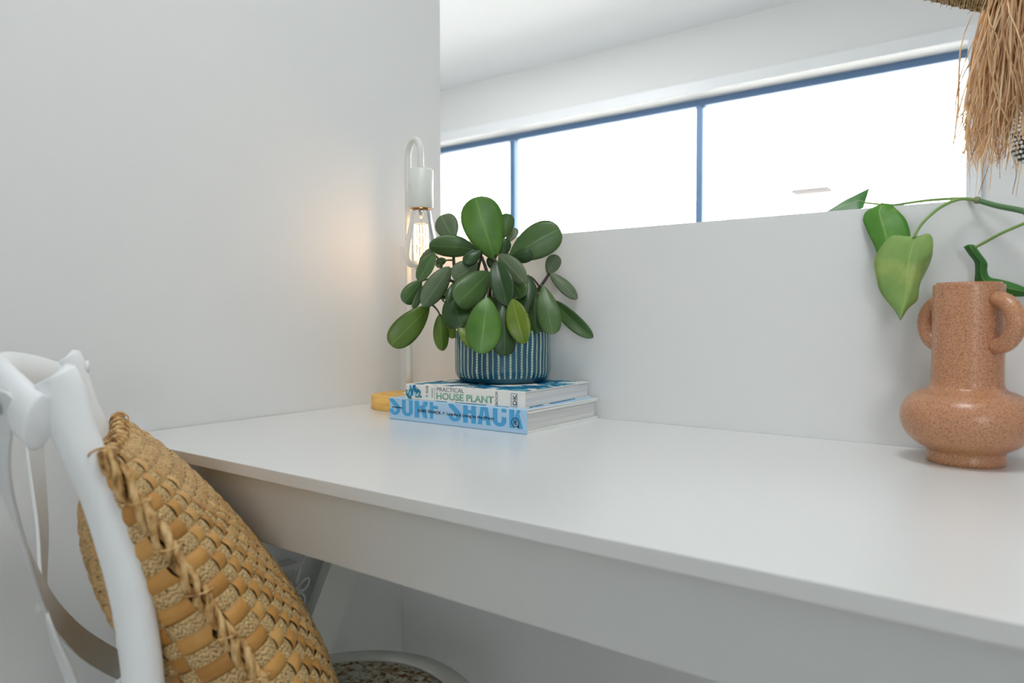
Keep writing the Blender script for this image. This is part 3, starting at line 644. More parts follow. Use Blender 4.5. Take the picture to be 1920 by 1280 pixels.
# ------------------------------------------------------------------ terracotta vase
VX, VY = 0.9979, -0.0714
t = NT('speckled_terracotta')
n1 = t.noise(560, 3); n2_ = t.noise(14, 3); n3 = t.noise(300, 3)
base = t.ramp(n2_, [(.3, (198, 142, 110)), (.55, (196, 142, 106)), (.8, (198, 150, 102))])
spk = t.ramp(n1, [(.40, (255, 255, 255)), (.54, (0, 0, 0))]); lgt = t.ramp(n3, [(.58, (0, 0, 0)), (.72, (255, 255, 255))])
col = t.mix(t.math('MULTIPLY', spk, .6), base, lin((128, 86, 56))); col = t.mix(t.math('MULTIPLY', lgt, .3), col, lin((214, 164, 130)))
t.color(col); t.set(Roughness=.3); t.bump(n1, .12, .0006)
M['terra'] = t.m
vs_ = empty('vase', (VX, VY, DT), 'terracotta vase with round belly and two ear handles on the desk', 'vase')
VP = [(.0385, 0), (.0398, .0015), (.0402, .006), (.0394, .010), (.0396, .0135), (.0425, .0165), (.052, .022), (.0605, .030), (.0662, .040), (.0685, .051), (.0672, .062), (.0620, .072), (.0530, .0795), (.0435, .0835), (.0388, .0865), (.0370, .091), (.0364, .100), (.0362, .15), (.0360, .200), (.0356, .2035), (.0345, .2045), (.0332, .2035), (.0328, .199), (.0328, .10), (.03, .07), (.001, .06)]
pts = spline([(r_, 0, z_) for r_, z_ in VP], 100)
lathe('body', [(max(p.x, .0005), p.z) for p in pts], (VX, VY, DT), M['terra'], vs_, 72, caps=True)
hd_ = (V(_r) * .253 - V((_f.x, _f.y, 0)).normalized() * .961); hd_.z = 0; hd_.normalize()
for sgn, zc_ in ((1, .1615), (-1, .1600)):
    hp = []
    for i in range(21):
        a = -math.pi / 2 + math.pi * i / 20
        ro = .0335 + .0270 * max(0, math.cos(a)) ** .9
        hp.append(V((VX, VY, DT + zc_)) + hd_ * sgn * ro + V((0, 0, .0262 * math.sin(a))))
    tube('handle', hp, [.0088 + .0008 * math.cos(math.pi * (i / 20 - .5)) for i in range(21)], M['terra'], vs_, 16)

# ------------------------------------------------------------------ trailing pothos
th_ = empty('trailing_plant', (1.27, -.11, DT), 'trailing heart-leaved vine hanging over the low wall behind terracotta vase', 'plant')
t = NT('variegated_leaf'); uvn = t.n('ShaderNodeUVMap'); sx = t.n('ShaderNodeSeparateXYZ'); t.l(uvn.outputs[0], sx.inputs[0])
def pothos_mat(name, c1, c2, cy, thr):
    t = NT(name); uvn = t.n('ShaderNodeUVMap'); sx = t.n('ShaderNodeSeparateXYZ'); t.l(uvn.outputs[0], sx.inputs[0])
    mid = t.math('ABSOLUTE', t.math('SUBTRACT', sx.outputs[0], .5))
    rib = t.ramp(mid, [(0, (255, 255, 255)), (.022, (120, 120, 120)), (.045, (0, 0, 0))])
    vein = t.math('ABSOLUTE', t.math('SINE', t.math('MULTIPLY', t.math('SUBTRACT', t.math('MULTIPLY', sx.outputs[1], 1.6), mid), 26)))
    b = t.ramp(t.noise(30, 4), [(.3, c1), (.7, c2)])
    st = t.ramp(t.noise(24, 5, stretch=(1, 1, 1)), [(thr, (0, 0, 0)), (thr + .12, (255, 255, 255))])
    c = t.mix(t.math('MULTIPLY', st, .55), b, lin(cy)); c = t.mix(t.math('MULTIPLY', rib, .5), c, lin((196, 212, 130)))
    t.color(c); t.set(Roughness=.45); translucent(t, .25, c); t.bump(t.math('ADD', vein, t.math('MULTIPLY', rib, 2.0)), .10, .0008)
    return t.m
PM = [pothos_mat('pale_vine_leaf', (140, 176, 94), (156, 190, 108), (196, 208, 120), .54), pothos_mat('green_vine_leaf', (80, 142, 46), (100, 160, 58), (164, 196, 84), .58),
      pothos_mat('dark_vine_leaf', (50, 120, 44), (70, 138, 54), (120, 168, 80), .62)]
def rowleaf(R, m, nv=30):
    """leaf surface through rows of measured points (left edge, midrib, right edge, maybe a folded-back flap)"""
    k = len(R[0]); cols = [spline([r[j] for r in R], nv) for j in range(k)]
    vs, uv, fs = [], [], []; nu = 5
    for i in range(nv + 1):
        cp = [cols[j][i] for j in range(k)]
        a = spline(cp[:3], 2 * nu)
        row = list(a)
        if k == 4: row += [cp[2].lerp(cp[3], q) for q in (.33, .66, 1)]
        for j, p in enumerate(row):
            vs.append(p); uv.append((min(j / (2 * nu), 1.3), i / nv))
    W_ = len(row)
    for i in range(nv):
        for j in range(W_ - 1):
            a = i * W_ + j; fs.append((a, a + 1, a + W_ + 1, a + W_))
    o = new('leaf', vs, fs, m, th_, uvs=uv); md = o.modifiers.new('thickness', 'SOLIDIFY'); md.thickness = .0007; md.offset = 0; return o
P1 = [[(0.9327,-0.0330,1.0171,),(0.9382,-0.0450,1.0163,),(0.9401,-0.0330,1.0166,),(0.9381,-0.0190,1.0179,)],[(0.9128,-0.0345,1.0203,),(0.9382,-0.0465,1.0120,),(0.9500,-0.0345,1.0198,),(0.9488,-0.0205,1.0204,)],[(0.9030,-0.0360,1.0123,),(0.9363,-0.0480,1.0052,),(0.9557,-0.0360,1.0145,),(0.9540,-0.0220,1.0144,)],[(0.8944,-0.0375,0.9971,),(0.9343,-0.0495,0.9942,),(0.9567,-0.0375,1.0007,),(0.9544,-0.0235,1.0018,)],[(0.8922,-0.0390,0.9843,),(0.9329,-0.0510,0.9819,),(0.9535,-0.0390,0.9926,),(0.9550,-0.0250,0.9961,)],[(0.8953,-0.0405,0.9685,),(0.9321,-0.0525,0.9667,),(0.9472,-0.0405,0.9804,),(0.9526,-0.0265,0.9851,)],[(0.8991,-0.0420,0.9527,),(0.9313,-0.0540,0.9530,),(0.9444,-0.0420,0.9640,),(0.9481,-0.0280,0.9728,)],[(0.9066,-0.0435,0.9398,),(0.9305,-0.0555,0.9406,),(0.9428,-0.0435,0.9516,),(0.9424,-0.0295,0.9590,)],[(0.9159,-0.0450,0.9284,),(0.9290,-0.0570,0.9310,),(0.9418,-0.0450,0.9385,),(0.9398,-0.0310,0.9395,)],[(0.9213,-0.0465,0.9200,),(0.9275,-0.0585,0.9214,),(0.9323,-0.0465,0.9283,),(0.9302,-0.0325,0.9284,)],[(0.9239,-0.0480,0.9140,),(0.9260,-0.0600,0.9137,),(0.9245,-0.0480,0.9140,),(0.9222,-0.0340,0.9139,)]]
P2_ = [[(0.8878,0.0000,1.0643,),(0.8943,-0.0060,1.0643,),(0.9038,0.0000,1.0634,)],[(0.8751,-0.0037,1.0568,),(0.8917,-0.0097,1.0555,),(0.9137,-0.0037,1.0531,)],[(0.8719,-0.0075,1.0460,),(0.8946,-0.0135,1.0436,),(0.9215,-0.0075,1.0435,)],[(0.8762,-0.0112,1.0350,),(0.8980,-0.0172,1.0343,),(0.9261,-0.0112,1.0327,)],[(0.8818,-0.0150,1.0226,),(0.9015,-0.0210,1.0222,),(0.9290,-0.0150,1.0194,)],[(0.8881,-0.0188,1.0103,),(0.9049,-0.0248,1.0102,),(0.9264,-0.0188,1.0052,)],[(0.8925,-0.0225,0.9996,),(0.9096,-0.0285,0.9983,),(0.9202,-0.0225,0.9925,)],[(0.9016,-0.0263,0.9889,),(0.9129,-0.0322,0.9866,),(0.9170,-0.0263,0.9867,)],[(0.9137,-0.0300,0.9796,),(0.9149,-0.0360,0.9790,),(0.9146,-0.0300,0.9796,)]]
P3 = [[(0.8656,0.0600,1.0968,),(0.8631,0.0450,1.0753,),(0.8644,0.0300,1.0670,)],[(0.8581,0.0650,1.0947,),(0.8555,0.0500,1.0797,),(0.8567,0.0350,1.0655,)],[(0.8454,0.0700,1.0903,),(0.8440,0.0600,1.0789,),(0.8434,0.0500,1.0652,)],[(0.8283,0.0800,1.0852,),(0.8265,0.0750,1.0775,),(0.8262,0.0700,1.0681,)],[(0.8122,0.0900,1.0786,),(0.8119,0.0880,1.0746,),(0.8119,0.0850,1.0710,)],[(0.8004,0.1000,1.0748,),(0.8004,0.1000,1.0745,),(0.8004,0.1000,1.0742,)]]
P4 = [[(0.9876,-0.0220,1.0028,),(0.9935,-0.0300,1.0045,),(0.9984,-0.0220,1.0041,)],[(0.9927,-0.0197,0.9935,),(0.9991,-0.0277,0.9936,),(1.0045,-0.0197,0.9939,)],[(0.9987,-0.0175,0.9835,),(1.0055,-0.0255,0.9835,),(1.0113,-0.0175,0.9823,)],[(0.9994,-0.0152,0.9721,),(1.0054,-0.0232,0.9738,),(1.0112,-0.0152,0.9736,)],[(1.0001,-0.0130,0.9583,),(1.0087,-0.0210,0.9615,),(1.0141,-0.0130,0.9654,)],[(1.0146,-0.0108,0.9475,),(1.0213,-0.0188,0.9556,),(1.0254,-0.0108,0.9620,)],[(1.0288,-0.0085,0.9431,),(1.0337,-0.0165,0.9516,),(1.0363,-0.0085,0.9583,)],[(1.0479,-0.0063,0.9424,),(1.0490,-0.0143,0.9476,),(1.0477,-0.0063,0.9529,)],[(1.0608,-0.0040,0.9467,),(1.0613,-0.0120,0.9467,),(1.0614,-0.0040,0.9470,)]]
for R_, m_ in ((P1, PM[0]), (P2_, PM[1]), (P3, PM[2]), (P4, PM[2])): rowleaf([[V(p) for p in r] for r in R_], m_)
VS = [([(1.0674,-0.0450,1.0263,),(1.0472,-0.0350,1.0386,),(1.0208,-0.0220,1.0487,),(0.9995,-0.0120,1.0588,)],0.0034,),([(0.9995,-0.0120,1.0588,),(0.9826,-0.0200,1.0607,),(0.9642,-0.0300,1.0522,),(0.9487,-0.0400,1.0363,),(0.9409,-0.0450,1.0235,),(0.9372,-0.0460,1.0145,)],0.0019,),([(0.9995,-0.0120,1.0588,),(0.9796,0.0100,1.0655,),(0.9443,0.0350,1.0700,),(0.9172,0.0300,1.0678,),(0.9012,0.0200,1.0645,)],0.0018,),([(0.9012,0.0200,1.0645,),(0.8842,0.0350,1.0700,),(0.8636,0.0450,1.0753,)],0.0012,),([(0.9172,0.0300,1.0678,),(0.9051,0.0080,1.0642,),(0.8931,-0.0060,1.0650,)],0.0014,),([(1.0674,-0.0500,1.0299,),(1.0479,-0.0450,1.0236,),(1.0275,-0.0380,1.0155,),(1.0116,-0.0320,1.0071,),(0.9998,-0.0300,1.0004,)],0.0018,)]
M['vine'] = mat('vine_stem', (124, 156, 84), .4, .45, nscale=30, namt=.12); M['vine_dark'] = mat('old_vine_stem', (86, 126, 80), .4, .45, nscale=30, namt=.12)
for i, (p, r_) in enumerate(VS):
    if i in (0, 5): p = [(1.265, -.11, .90), (1.20, -.085, .99)] + list(p)
    n_ = 30
    tube('stem', spline(p, n_), [r_ * (1.12 - .2 * k / n_) for k in range(n_ + 1)], M['vine_dark'] if i == 0 else M['vine'], th_, 10)
v, f = join([ball(VS[1][0][0], .0046, 10, 6), ball((VS[0][0][3][0] + .012, VS[0][0][3][1] - .004, VS[0][0][3][2] - .006), .0022, 8, 5)])
new('node', v, f, mat('stem_node', (140, 140, 100), .6), th_)
lathe('pot', [(.055, 0), (.062, .003), (.075, .14), (.078, .15), (.074, .152), (.070, .145), (.069, .12)], (1.27, -.11, DT), M['white_metal'], th_, 40)
lathe('soil', [(.001, 0), (.069, 0)], (1.27, -.11, DT + .13), mat('vine_soil', (52, 40, 32), .95, .2, bscale=250, bstr=.8, bdist=.004), th_, 30, caps=False)

# ------------------------------------------------------------------ raffia hanging with rope-bound bar
RY = .055
rh = empty('raffia_hanging', (1.06, RY, 1.36), 'straw raffia tassel hanging on a rope-bound bar above the low wall', 'wall hanging')
t = NT('raffia'); ng = t.noise(150, 3, stretch=(1, 1, .05)); rc = t.ramp(ng, [(.3, (206, 168, 124)), (.5, (246, 216, 172)), (.7, (255, 242, 214))]); t.color(rc); t.set(Roughness=.6); translucent(t, .45, rc)
M['raffia'] = t.m
t = NT('seagrass_cord'); ng = t.noise(220, 3); t.color(t.ramp(ng, [(.3, (96, 76, 50)), (.5, (164, 138, 96)), (.72, (196, 172, 126))])); t.set(Roughness=.75); t.bump(t.noise(500, 2), .5, .001)
M['grass'] = t.m
b0, b1 = V((0.9026,0.0550,1.3674)), V((1.0311,0.0550,1.3027))
core = spline([b0 + (b0 - b1) * .9 + V((0, 0, -.006)), b0, b1, b1 + (b1 - b0) * .7 + V((0, 0, .006))], 60)
tube('bar', core, .0125, mat('bar_core', (90, 72, 48), .9), rh, 12)
clen = sum((core[i + 1] - core[i]).length for i in range(60)); turns = int(clen / .0024)
hel = []
for i in range(turns * 12 + 1):
    u = i / (turns * 12); k = u * 60; a = min(int(k), 59); p = core[a].lerp(core[a + 1], k - a); tt = (core[a + 1] - core[a]).normalized()
    n_ = V((0, 1, 0)); b_ = tt.cross(n_).normalized(); th2 = 2 * math.pi * i / 12
    jit = 1 + .05 * math.sin(i * 1.7) + .04 * math.sin(i * .31)
    hel.append(p + (n_ * math.cos(th2) + b_ * math.sin(th2)) * .0137 * jit)
rp = tube('rope_binding', hel, .0013, M['grass'], rh, 5); rp['kind'] = 'stuff'
# stray fibres of the rope
rs = random.Random(11); fb = []
for i in range(60):
    p = core[rs.randrange(8, 52)] + V((rs.uniform(-.003, .003), rs.uniform(-.012, .012), -.0135)); q = p + V((rs.uniform(-.004, .004), rs.uniform(-.004, .004), -rs.uniform(.001, .006)))
    fb.append(tubeg([p, p.lerp(q, .5) + V((.001, 0, 0)), q], .0003, 3))
fo = new('rope_fibres', *join(fb), M['grass'], rh); fo['kind'] = 'stuff'
# the tassel: long ribbons fanning down from the bar end
tc = V((1.0418,0.0550,1.3084)) + V((.004, 0, .035)); str_ = []
zb = 1.0971
def ribbon(p, w_, tw0):
    vs, fs = [], []; n = len(p)
    for i in range(n):
        tt = frame_of(p, i); a = V((math.cos(tw0 + i * .25), math.sin(tw0 + i * .25), 0)); a = (a - tt * a.dot(tt)).normalized(); b = tt.cross(a)
        ww = w_ * (1 - .5 * (i / (n - 1)) ** 2)
        vs += [p[i] + a * ww, p[i] + b * ww * .28, p[i] - a * ww, p[i] - b * ww * .28]
    for i in range(n - 1):
        for k in range(4):
            k2 = (k + 1) % 4; fs.append((i * 4 + k, i * 4 + k2, i * 4 + 4 + k2, i * 4 + 4 + k))
    return vs, fs
for i in range(900):
    th2 = rs.uniform(0, 2 * math.pi); q = math.sqrt(rs.random())
    r0 = .034 * q; fl = rs.gauss(1.0, .10)
    r1 = (.068 * q + .004) * fl
    wispy = rs.random() < .10
    ln = (tc.z - zb) * (rs.uniform(.62, .98) if not wispy else rs.uniform(.9, 1.10))
    ca, sa = math.cos(th2), math.sin(th2)
    j1, j2 = rs.gauss(0, .008), rs.gauss(0, .008); sw = rs.gauss(0, .006)
    pts = []
    for k in range(6):
        u = k / 5
        rad = r0 + (r1 - r0) * (u ** .8) if not wispy else r0 + (r1 * rs.uniform(1.0, 1.12) - r0) * (u ** .7)
        bow = math.sin(math.pi * u)
        pts.append(tc + V((ca * rad + j1 * bow + sw * math.sin(2 * math.pi * u), sa * rad * .9 + j2 * bow, -ln * u)))
    if rs.random() < .4:
        pts[-1] = pts[-1] + V((rs.uniform(-.022, .022), rs.uniform(-.012, .012), rs.uniform(0, .014)))
    str_.append(ribbon(spline(pts, 9), rs.choice((.0006, .0009, .0013, .0018)) * (.6 if wispy else 1), rs.uniform(0, 3.14)))
so = new('raffia_strands', *join(str_), M['raffia'], rh); so['kind'] = 'stuff'
# loose dark wisps on the window side
ws = []
for (xa, za), (xb, zb_), (xc, zc2) in (([(1.0062,1.2497,),(0.9897,1.2095,),(0.9753,1.1966,)]), ([(1.0017,1.2440,),(0.9853,1.1935,),(0.9710,1.1700,)]), ([(0.9995,1.2377,),(0.9878,1.1829,),(0.9766,1.1542,)]), ([(0.9989,1.2779,),(0.9858,1.2338,),(0.9778,1.1880,)]), ([(1.0019,1.1638,),(1.0073,1.1161,),(0.9954,1.0730,)]), ([(1.0155,1.1616,),(1.0348,1.1060,),(1.0316,1.0707,)]), ([(1.0039,1.1835,),(0.9964,1.1512,),(0.9876,1.1241,)]), ([(1.0257,1.1534,),(1.0207,1.1210,),(1.0107,1.1123,)])):
    ws.append(ribbon(spline([(xa, .05, za), (xb, .045, zb_), (xc, .05, zc2)], 10), .0005, 1.0))
wo = new('loose_wisps', *join(ws), mat('dark_raffia', (108, 92, 80), .7), rh); wo['kind'] = 'stuff'
# beaded cone hanging among the strands
bc = V((1.0487,0.0200,1.1375)); bd, bk_ = [], []
lathe('beaded_cone', [(.001, .045), (.012, .03), (.019, 0), (.018, -.02), (.010, -.032), (.001, -.034)], bc, mat('black_cord', (40, 36, 34), .8), rh, 24)
for i in range(16):
    z_ = .042 - .005 * i; pr = [(.045, .001), (.03, .012), (0, .019), (-.02, .018), (-.032, .010), (-.036, .002)]
    for (z1, r1_), (z2, r2_) in zip(pr[:-1], pr[1:]):
        if z2 <= z_ <= z1: R_ = r2_ + (r1_ - r2_) * (z_ - z2) / (z1 - z2); break
    else: continue
    nb = max(4, int(2 * math.pi * R_ / .0048))
    for k in range(nb):
        if rs.random() < .16: continue
        a = 2 * math.pi * (k + .5 * (i % 2)) / nb
        bd.append(ball((bc.x + R_ * math.cos(a), bc.y + R_ * math.sin(a), bc.z + z_), .0023, 7, 4))
beo = new('beads', *join(bd), mat('white_bead', (226, 222, 216), .4), rh); beo['kind'] = 'stuff'
tube('cone_cord', [bc + V((0, 0, .04)), tc + V((0, 0, -.05)), tc], .0012, M['raffia'], rh, 6)
tube('hanging_cord', [core[44], core[44] + V((0, 0, .4)), V((core[44].x, core[44].y, CE))], .0015, M['grass'], rh, 6)

# ------------------------------------------------------------------ chair
CA, CF, CM = V((.9043, -.4268, 0)), V((.4268, .9043, 0)), V((.293, -.741, 0))
def ch(l, s, z): return CM + CA * l + CF * s + V((0, 0, z))
cr = empty('dining_chair', tuple(ch(0, .2, 0)), 'white painted cross-back wooden chair pulled up beside the left wall', 'chair')
PO = [(-.004, .8735), (-.003, .872), (.000, .864), (.004, .848), (.012, .816), (.028, .772), (.043, .71), (.051, .663), (.0565, .604), (.0585, .53), (.055, .45), (.035, .22), (-.005, 0.0)]
for sg in (1, -1):
    pts = spline([ch(sg * .153, s - (.011 if sg < 0 else 0), z) for s, z in PO], 60)
    rd = [.0165 * min(1, .35 + i * .16) if i < 5 else .0165 for i in range(61)]
    tube('rear_post', pts, rd, M['white_wood'], cr, 18)
RL = [(.170, -.012, .836), (.164, -.016, .838), (.14, -.027, .846), (.10, -.041, .855), (.05, -.053, .861), (0, -.057, .863)]
RL = RL + [(-l, s, z) for l, s, z in reversed(RL[:-1])]
rpts = spline([ch(*q) for q in RL], 60)
rrad = [.0235 * math.sin(min(1, (min(i, 60 - i) + .6) / 4) * math.pi / 2) for i in range(61)]
tube('top_rail', rpts, rrad, M['white_wood'], cr, 20, squash=(1.0, .54), ref=(0, 0, 1))
def strap(name, pts, wid, th):
    p = spline([ch(*q) for q in pts], 40); vs, fs = [], []; n = len(p); pts_l = [(q - CM).dot(CA) for q in p]
    for i in range(n):
        tt = frame_of(p, i); c0_ = CF + CA * (-pts_l[i] * 5.5); nn = (c0_ - tt * c0_.dot(tt)).normalized(); b = tt.cross(nn)
        ww = wid / 2 * (1 if 0 < i < n - 1 else .55)
        vs += [p[i] + b * ww + nn * th / 2, p[i] - b * ww + nn * th / 2, p[i] - b * ww - nn * th / 2, p[i] + b * ww - nn * th / 2]
    for i in range(n - 1):
        for k in range(4):
            k2 = (k + 1) % 4; fs.append((i * 4 + k, i * 4 + k2, i * 4 + 4 + k2, i * 4 + 4 + k))
    fs += [(3, 2, 1, 0), tuple((n - 1) * 4 + k for k in range(4))]
    o = new(name, vs, fs, M['brown_strap'], cr, smooth=False)
    md = o.modifiers.new('bevel', 'BEVEL'); md.width = .0008; md.segments = 1
    return o
strap('cross_strap', [(.143, -.041, .862), (.138, -.042, .842), (.115, -.046, .790), (.06, -.036, .708), (0, -.0235, .632), (-.05, -.004, .575), (-.10, .018, .53), (-.15, .04, .49)], .030, .0035)
strap('cross_strap', [(-.143, -.041, .862), (-.138, -.042, .842), (-.115, -.044, .785), (-.06, -.034, .70), (0, -.0275, .632), (.05, -.004, .575), (.10, .018, .53), (.15, .04, .49)], .030, .0035)
def disc(name, c, r_, h_, m):
    c = V(c); v, f = tubeg([c, c + CF * h_ * .7, c + CF * h_], [r_, r_, r_ * .75], 20); return new(name, v, f, m, cr)
disc('bolt', ch(0, -.027, .632), .006, -.008, M['steel'])
for sg in (1, -1):
    disc('bolt', ch(sg * .140, -.042, .848), .007, -.006, M['steel'])
disc('screw_cap', ch(-.153, .0055, .861), .0075, .004, M['white_wood'])
def seat_outline(hx, hy, n=72):
    out = []
    for i in range(n):
        a = 2 * math.pi * i / n; c_, s_ = math.cos(a), math.sin(a); e = 2 / 2.5
        out.append((hx * abs(c_) ** e * (1 if c_ >= 0 else -1), .232 + hy * abs(s_) ** e * (1 if s_ >= 0 else -1)))
    return out
def seat_ring(levels, m, name, capb=True):
    n = 72; vs, fs = [], []
    for hx, hy, z in levels: vs += [ch(l, s, z) for l, s in seat_outline(hx, hy)]
    for i in range(len(levels) - 1):
        for k in range(n):
            k2 = (k + 1) % n; fs.append((i * n + k, i * n + k2, (i + 1) * n + k2, (i + 1) * n + k))
    if capb: fs.append(tuple(range(n - 1, -1, -1))); fs.append(tuple((len(levels) - 1) * n + k for k in range(n)))
    return new(name, vs, fs, m, cr)
seat_ring([(.184, .206, .408), (.190, .212, .411), (.190, .212, .432), (.187, .209, .438), (.162, .184, .440), (.158, .180, .437), (.158, .180, .425)], M['white_metal'], 'seat_frame')
t = NT('woven_rush_seat')
cc = t.n('ShaderNodeTexCoord').outputs['Object']; mp = t.n('ShaderNodeMapping'); mp.inputs['Rotation'].default_value = (0, 0, .44); t.l(cc, mp.inputs[0])
w1 = t.n('ShaderNodeTexWave', i_Scale=70.0, i_Distortion=2.0, i_Detail=1.0); w1.bands_direction = 'X'; t.l(mp.outputs[0], w1.inputs[0])
w2 = t.n('ShaderNodeTexWave', i_Scale=90.0, i_Distortion=3.0, i_Detail=1.0); w2.bands_direction = 'Y'; t.l(mp.outputs[0], w2.inputs[0])
h_ = t.math('MULTIPLY', w1.outputs[1], w2.outputs[1]); nn_ = t.noise(38, 4)
pat = t.ramp(t.noise(130, 3), [(.36, (120, 84, 50)), (.46, (196, 190, 162)), (.60, (226, 232, 214))])
pat2 = t.ramp(nn_, [(.50, (0, 0, 0)), (.66, (255, 255, 255))])
c_ = t.mix(t.math('MULTIPLY', pat2, .6), pat, lin((150, 104, 60)))
c_ = t.mix(t.ramp(h_, [(.0, (150, 150, 150)), (.12, (0, 0, 0))]), c_, lin((92, 74, 52)))
t.color(c_); t.set(Roughness=.8); t.bump(h_, .8, .0025)
seat_ring([(.157, .179, .4362), (.150, .172, .4405), (.12, .14, .4425), (.06, .07, .4435), (.002, .003, .4437)], t.m, 'woven_seat')
for sg in (1, -1):
    tube('front_leg', spline([ch(sg * .140, .375, .41), ch(sg * .150, .40, .2), ch(sg * .158, .42, 0)], 10), .0155, M['white_wood'], cr, 14)
    tube('side_stretcher', [ch(sg * .152, .03, .16), ch(sg * .150, .405, .16)], .009, M['white_wood'], cr, 10)
tube('front_stretcher', [ch(-.15, .405, .20), ch(.15, .405, .20)], .009, M['white_wood'], cr, 10)

# ------------------------------------------------------------------ woven cushion
cu = empty('cushion', tuple(ch(0, .2, .45)), 'tan woven cushion propped against the back of the white chair', 'cushion')
V1 = CF * .482 + V((0, 0, -.876)); NN = CF * .876 + V((0, 0, .482)); U1 = CA
CC = ch(-.002, .134, .6205)
HWD, HLN, TF, TB, ROT = .181, .206, .060, .094, .045
U2, V2 = U1 * math.cos(ROT) + V1 * -math.sin(ROT) * -1 * -1, V1 * math.cos(ROT) + U1 * math.sin(ROT)
def cush(u, v, side, h=0.0):
    a, b = max(0, 1 - abs(u) ** 2.2), max(0, 1 - abs(v) ** 2.2)
    th_c = (a * b) ** .48 * (TF * (1 + .25 * v) if side > 0 else TB)
    x_, y_ = u * HWD * (1 - .045 * (1 - v * v)), v * HLN * (1 - .05 * (1 - u * u))
    return CC + U2 * x_ + V2 * y_ + NN * side * th_c
def cush_n(u, v, side):
    e = .02; u_c, v_c = min(max(u, -.97), .97), min(max(v, -.97), .97)
    du = cush(u_c + e, v_c, side) - cush(u_c - e, v_c, side); dv = cush(u_c, v_c + e, side) - cush(u_c, v_c - e, side)
    n = du.cross(dv).normalized()
    return n if n.dot(NN) * side > 0 else -n
# inner body
vs, fs = [], []; G = 28
for side in (1, -1):
    o0 = len(vs)
    for i in range(G + 1):
        for j in range(G + 1):
            u, v_ = (j / G * 2 - 1) * .999, (i / G * 2 - 1) * .999
            vs.append(cush(u, v_, side) - cush_n(u, v_, side) * .003)
    for i in range(G):
        for j in range(G):
            a = o0 + i * (G + 1) + j; fs.append((a, a + 1, a + G + 2, a + G + 1))
new('inner_cover', vs, fs, mat('brown_lining', (74, 50, 26), .9), cu)
def woven(name, c1, c2, c3, rough, braid):
    t = NT(name); uvn = t.n('ShaderNodeUVMap'); sx = t.n('ShaderNodeSeparateXYZ'); t.l(uvn.outputs[0], sx.inputs[0])
    oi = t.n('ShaderNodeObjectInfo').outputs['Random']
    n1 = t.noise(60, 4)
    if braid:
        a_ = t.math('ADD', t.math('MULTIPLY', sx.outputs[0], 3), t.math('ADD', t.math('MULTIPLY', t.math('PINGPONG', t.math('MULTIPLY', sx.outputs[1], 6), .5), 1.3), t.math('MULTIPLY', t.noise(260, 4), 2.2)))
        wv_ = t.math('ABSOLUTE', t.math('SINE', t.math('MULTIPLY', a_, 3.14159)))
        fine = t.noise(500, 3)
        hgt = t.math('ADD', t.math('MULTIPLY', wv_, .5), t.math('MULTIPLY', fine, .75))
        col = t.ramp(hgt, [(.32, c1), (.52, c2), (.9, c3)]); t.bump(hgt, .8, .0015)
    else:
        fine = t.noise(260, 3, 'UV', stretch=(.02, .3, 1)); n2 = t.noise(40, 3)
        k = t.math('ADD', t.math('MULTIPLY', n2, .6), t.math('MULTIPLY', oi, .5))
        col = t.ramp(k, [(.2, c1), (.5, c2), (.85, c3)]); t.bump(t.math('ADD', fine, n2), .25, .0008)
    t.color(col); t.set(Roughness=rough); return t.m
M['flat_weave'] = woven('golden_flat_strip', (168, 116, 52), (196, 142, 70), (216, 170, 100), .42, False)
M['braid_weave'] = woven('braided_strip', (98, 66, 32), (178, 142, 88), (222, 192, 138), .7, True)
NG = 26
def piece(i, j, side):
    """one visible cell of the weave: flat strips run along v, braided strips along u"""
    flat = (i + j) % 2 == 0
    d = 2 / NG * .999; cu0, cv0 = -.999 + d * (j + .5), -.999 + d * (i + .5)
    rj = random.Random(i * 131 + j * 17 + (side > 0)); lift = rj.uniform(-.0004, .0008)
    nu, nv = (4, 6) if flat else (6, 4)
    ex, ey = (.47, .62) if flat else (.62, .47)
    sk = rj.uniform(-.05, .05)
    vs, uv, fs = [], [], []
    for a in range(nv):
        for b in range(nu):
            pu, pv = b / (nu - 1) * 2 - 1, a / (nv - 1) * 2 - 1
            q = pv if flat else pu; x_ = pu if flat else pv
            h = .0024 * math.cos(q * 1.9) + lift - (.0009 * abs(x_) ** 3) + .0003
            u, v_ = cu0 + d * (pu * ex + sk * pv), cv0 + d * (pv * ey)
            u, v_ = min(max(u, -.9995), .9995), min(max(v_, -.9995), .9995)
            vs.append(cush(u, v_, side) + cush_n(u, v_, side) * h); uv.append(((pu + 1) / 2, (pv + 1) / 2) if flat else ((pv + 1) / 2, (pu + 1) / 2))
    for a in range(nv - 1):
        for b in range(nu - 1):
            k = a * nu + b; fs.append((k, k + 1, k + nu + 1, k + nu) if side > 0 else (k + nu, k + nu + 1, k + 1, k))
    return flat, vs, fs, uv
rest = {True: [[], [], []], False: [[], [], []]}
cnt = {True: 0, False: 0}
cells = []
for side in (1, -1):
    for i in range(NG):
        for j in range(NG):
            u, v_ = (j + .5) / NG * 2 - 1, (i + .5) / NG * 2 - 1
            p, n_ = cush(u, v_, side), cush_n(u, v_, side); d_ = V((1.0867,-1.0628,0.9200)) - p
            face = max(.0, n_.dot(d_.normalized())) / d_.length_squared       # how large the piece shows
            cells.append((-face if (side > 0 or u > .1) else 0, side, i, j))
cells.sort()
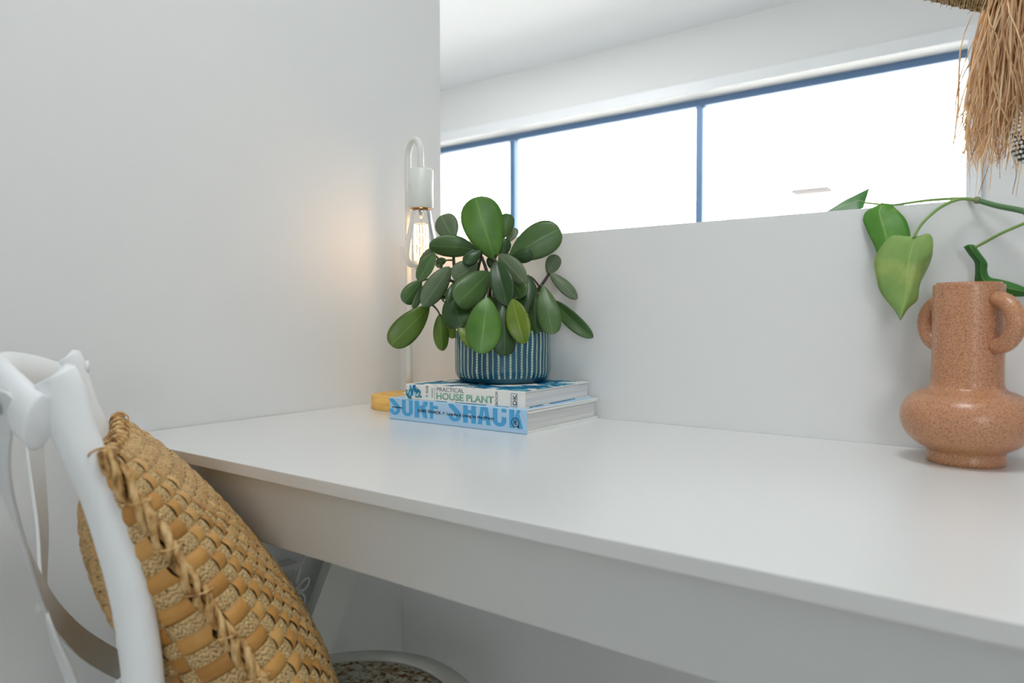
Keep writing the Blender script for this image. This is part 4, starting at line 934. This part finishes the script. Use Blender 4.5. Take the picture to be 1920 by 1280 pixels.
for k_, side, i, j in cells:
    flat, vs, fs, uv = piece(i, j, side)
    if k_ < 0 and cnt[flat] < 298:
        cnt[flat] += 1
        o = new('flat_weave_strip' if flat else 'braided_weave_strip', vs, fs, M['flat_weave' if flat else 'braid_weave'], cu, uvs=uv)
    else:
        R_ = rest[flat]; k = len(R_[0]); R_[0] += vs; R_[1] += [tuple(x + k for x in q) for q in fs]; R_[2] += uv
for flat in (True, False):
    o = new('back_flat_weave' if flat else 'back_braided_weave', rest[flat][0], rest[flat][1], M['flat_weave' if flat else 'braid_weave'], cu, uvs=rest[flat][2]); o['kind'] = 'stuff'
# plaited edge: three strands wound round the rim
per = []
for (u0, v0), (u1, v1) in (((-1, -1), (1, -1)), ((1, -1), (1, 1)), ((1, 1), (-1, 1)), ((-1, 1), (-1, -1))):
    for k in range(60): per.append(cush(u0 + (u1 - u0) * k / 60, v0 + (v1 - v0) * k / 60, 1))
per.append(per[0].copy())
t = NT('plaited_fibre'); kk = t.noise(150, 4, stretch=(1, 1, .4)); t.color(t.ramp(kk, [(.32, (104, 70, 34)), (.46, (190, 146, 84)), (.62, (224, 190, 134))])); t.set(Roughness=.6); t.bump(t.noise(420, 3), .6, .0015)
M['plait'] = t.m
for s3 in range(3):
    pp_ = []
    for k, p in enumerate(per):
        tt = (per[min(k + 1, 240)] - per[max(k - 1, 0)]).normalized(); b_ = tt.cross(NN).normalized(); a_ = k * .62 + s3 * 2.094 + .5 * math.sin(k * .23)
        pp_.append(p + (NN * math.cos(a_) * 1.25 + b_ * math.sin(a_)) * (.0040 + .0014 * math.sin(k * .7 + s3)))
    tube('plaited_edge', pp_, [.0036 + .0007 * math.sin(k * .9 + s3 * 2) for k in range(241)], M['plait'], cu, 7)
# binding threads over the edge
bt = []
for k in range(4, 240, 7):
    p = per[k]; tt = (per[min(k + 1, 240)] - per[max(k - 1, 0)]).normalized(); b_ = tt.cross(NN).normalized()
    lp_ = [p + tt * (.004 * math.cos(a)) + (NN * math.cos(a) * 1.2 + b_ * math.sin(a)) * .0092 for a in [2 * math.pi * q / 14 for q in range(15)]]
    bt.append(tubeg(lp_, .0009, 5))
bo = new('binding_threads', *join(bt), M['plait'], cu); bo['kind'] = 'stuff'
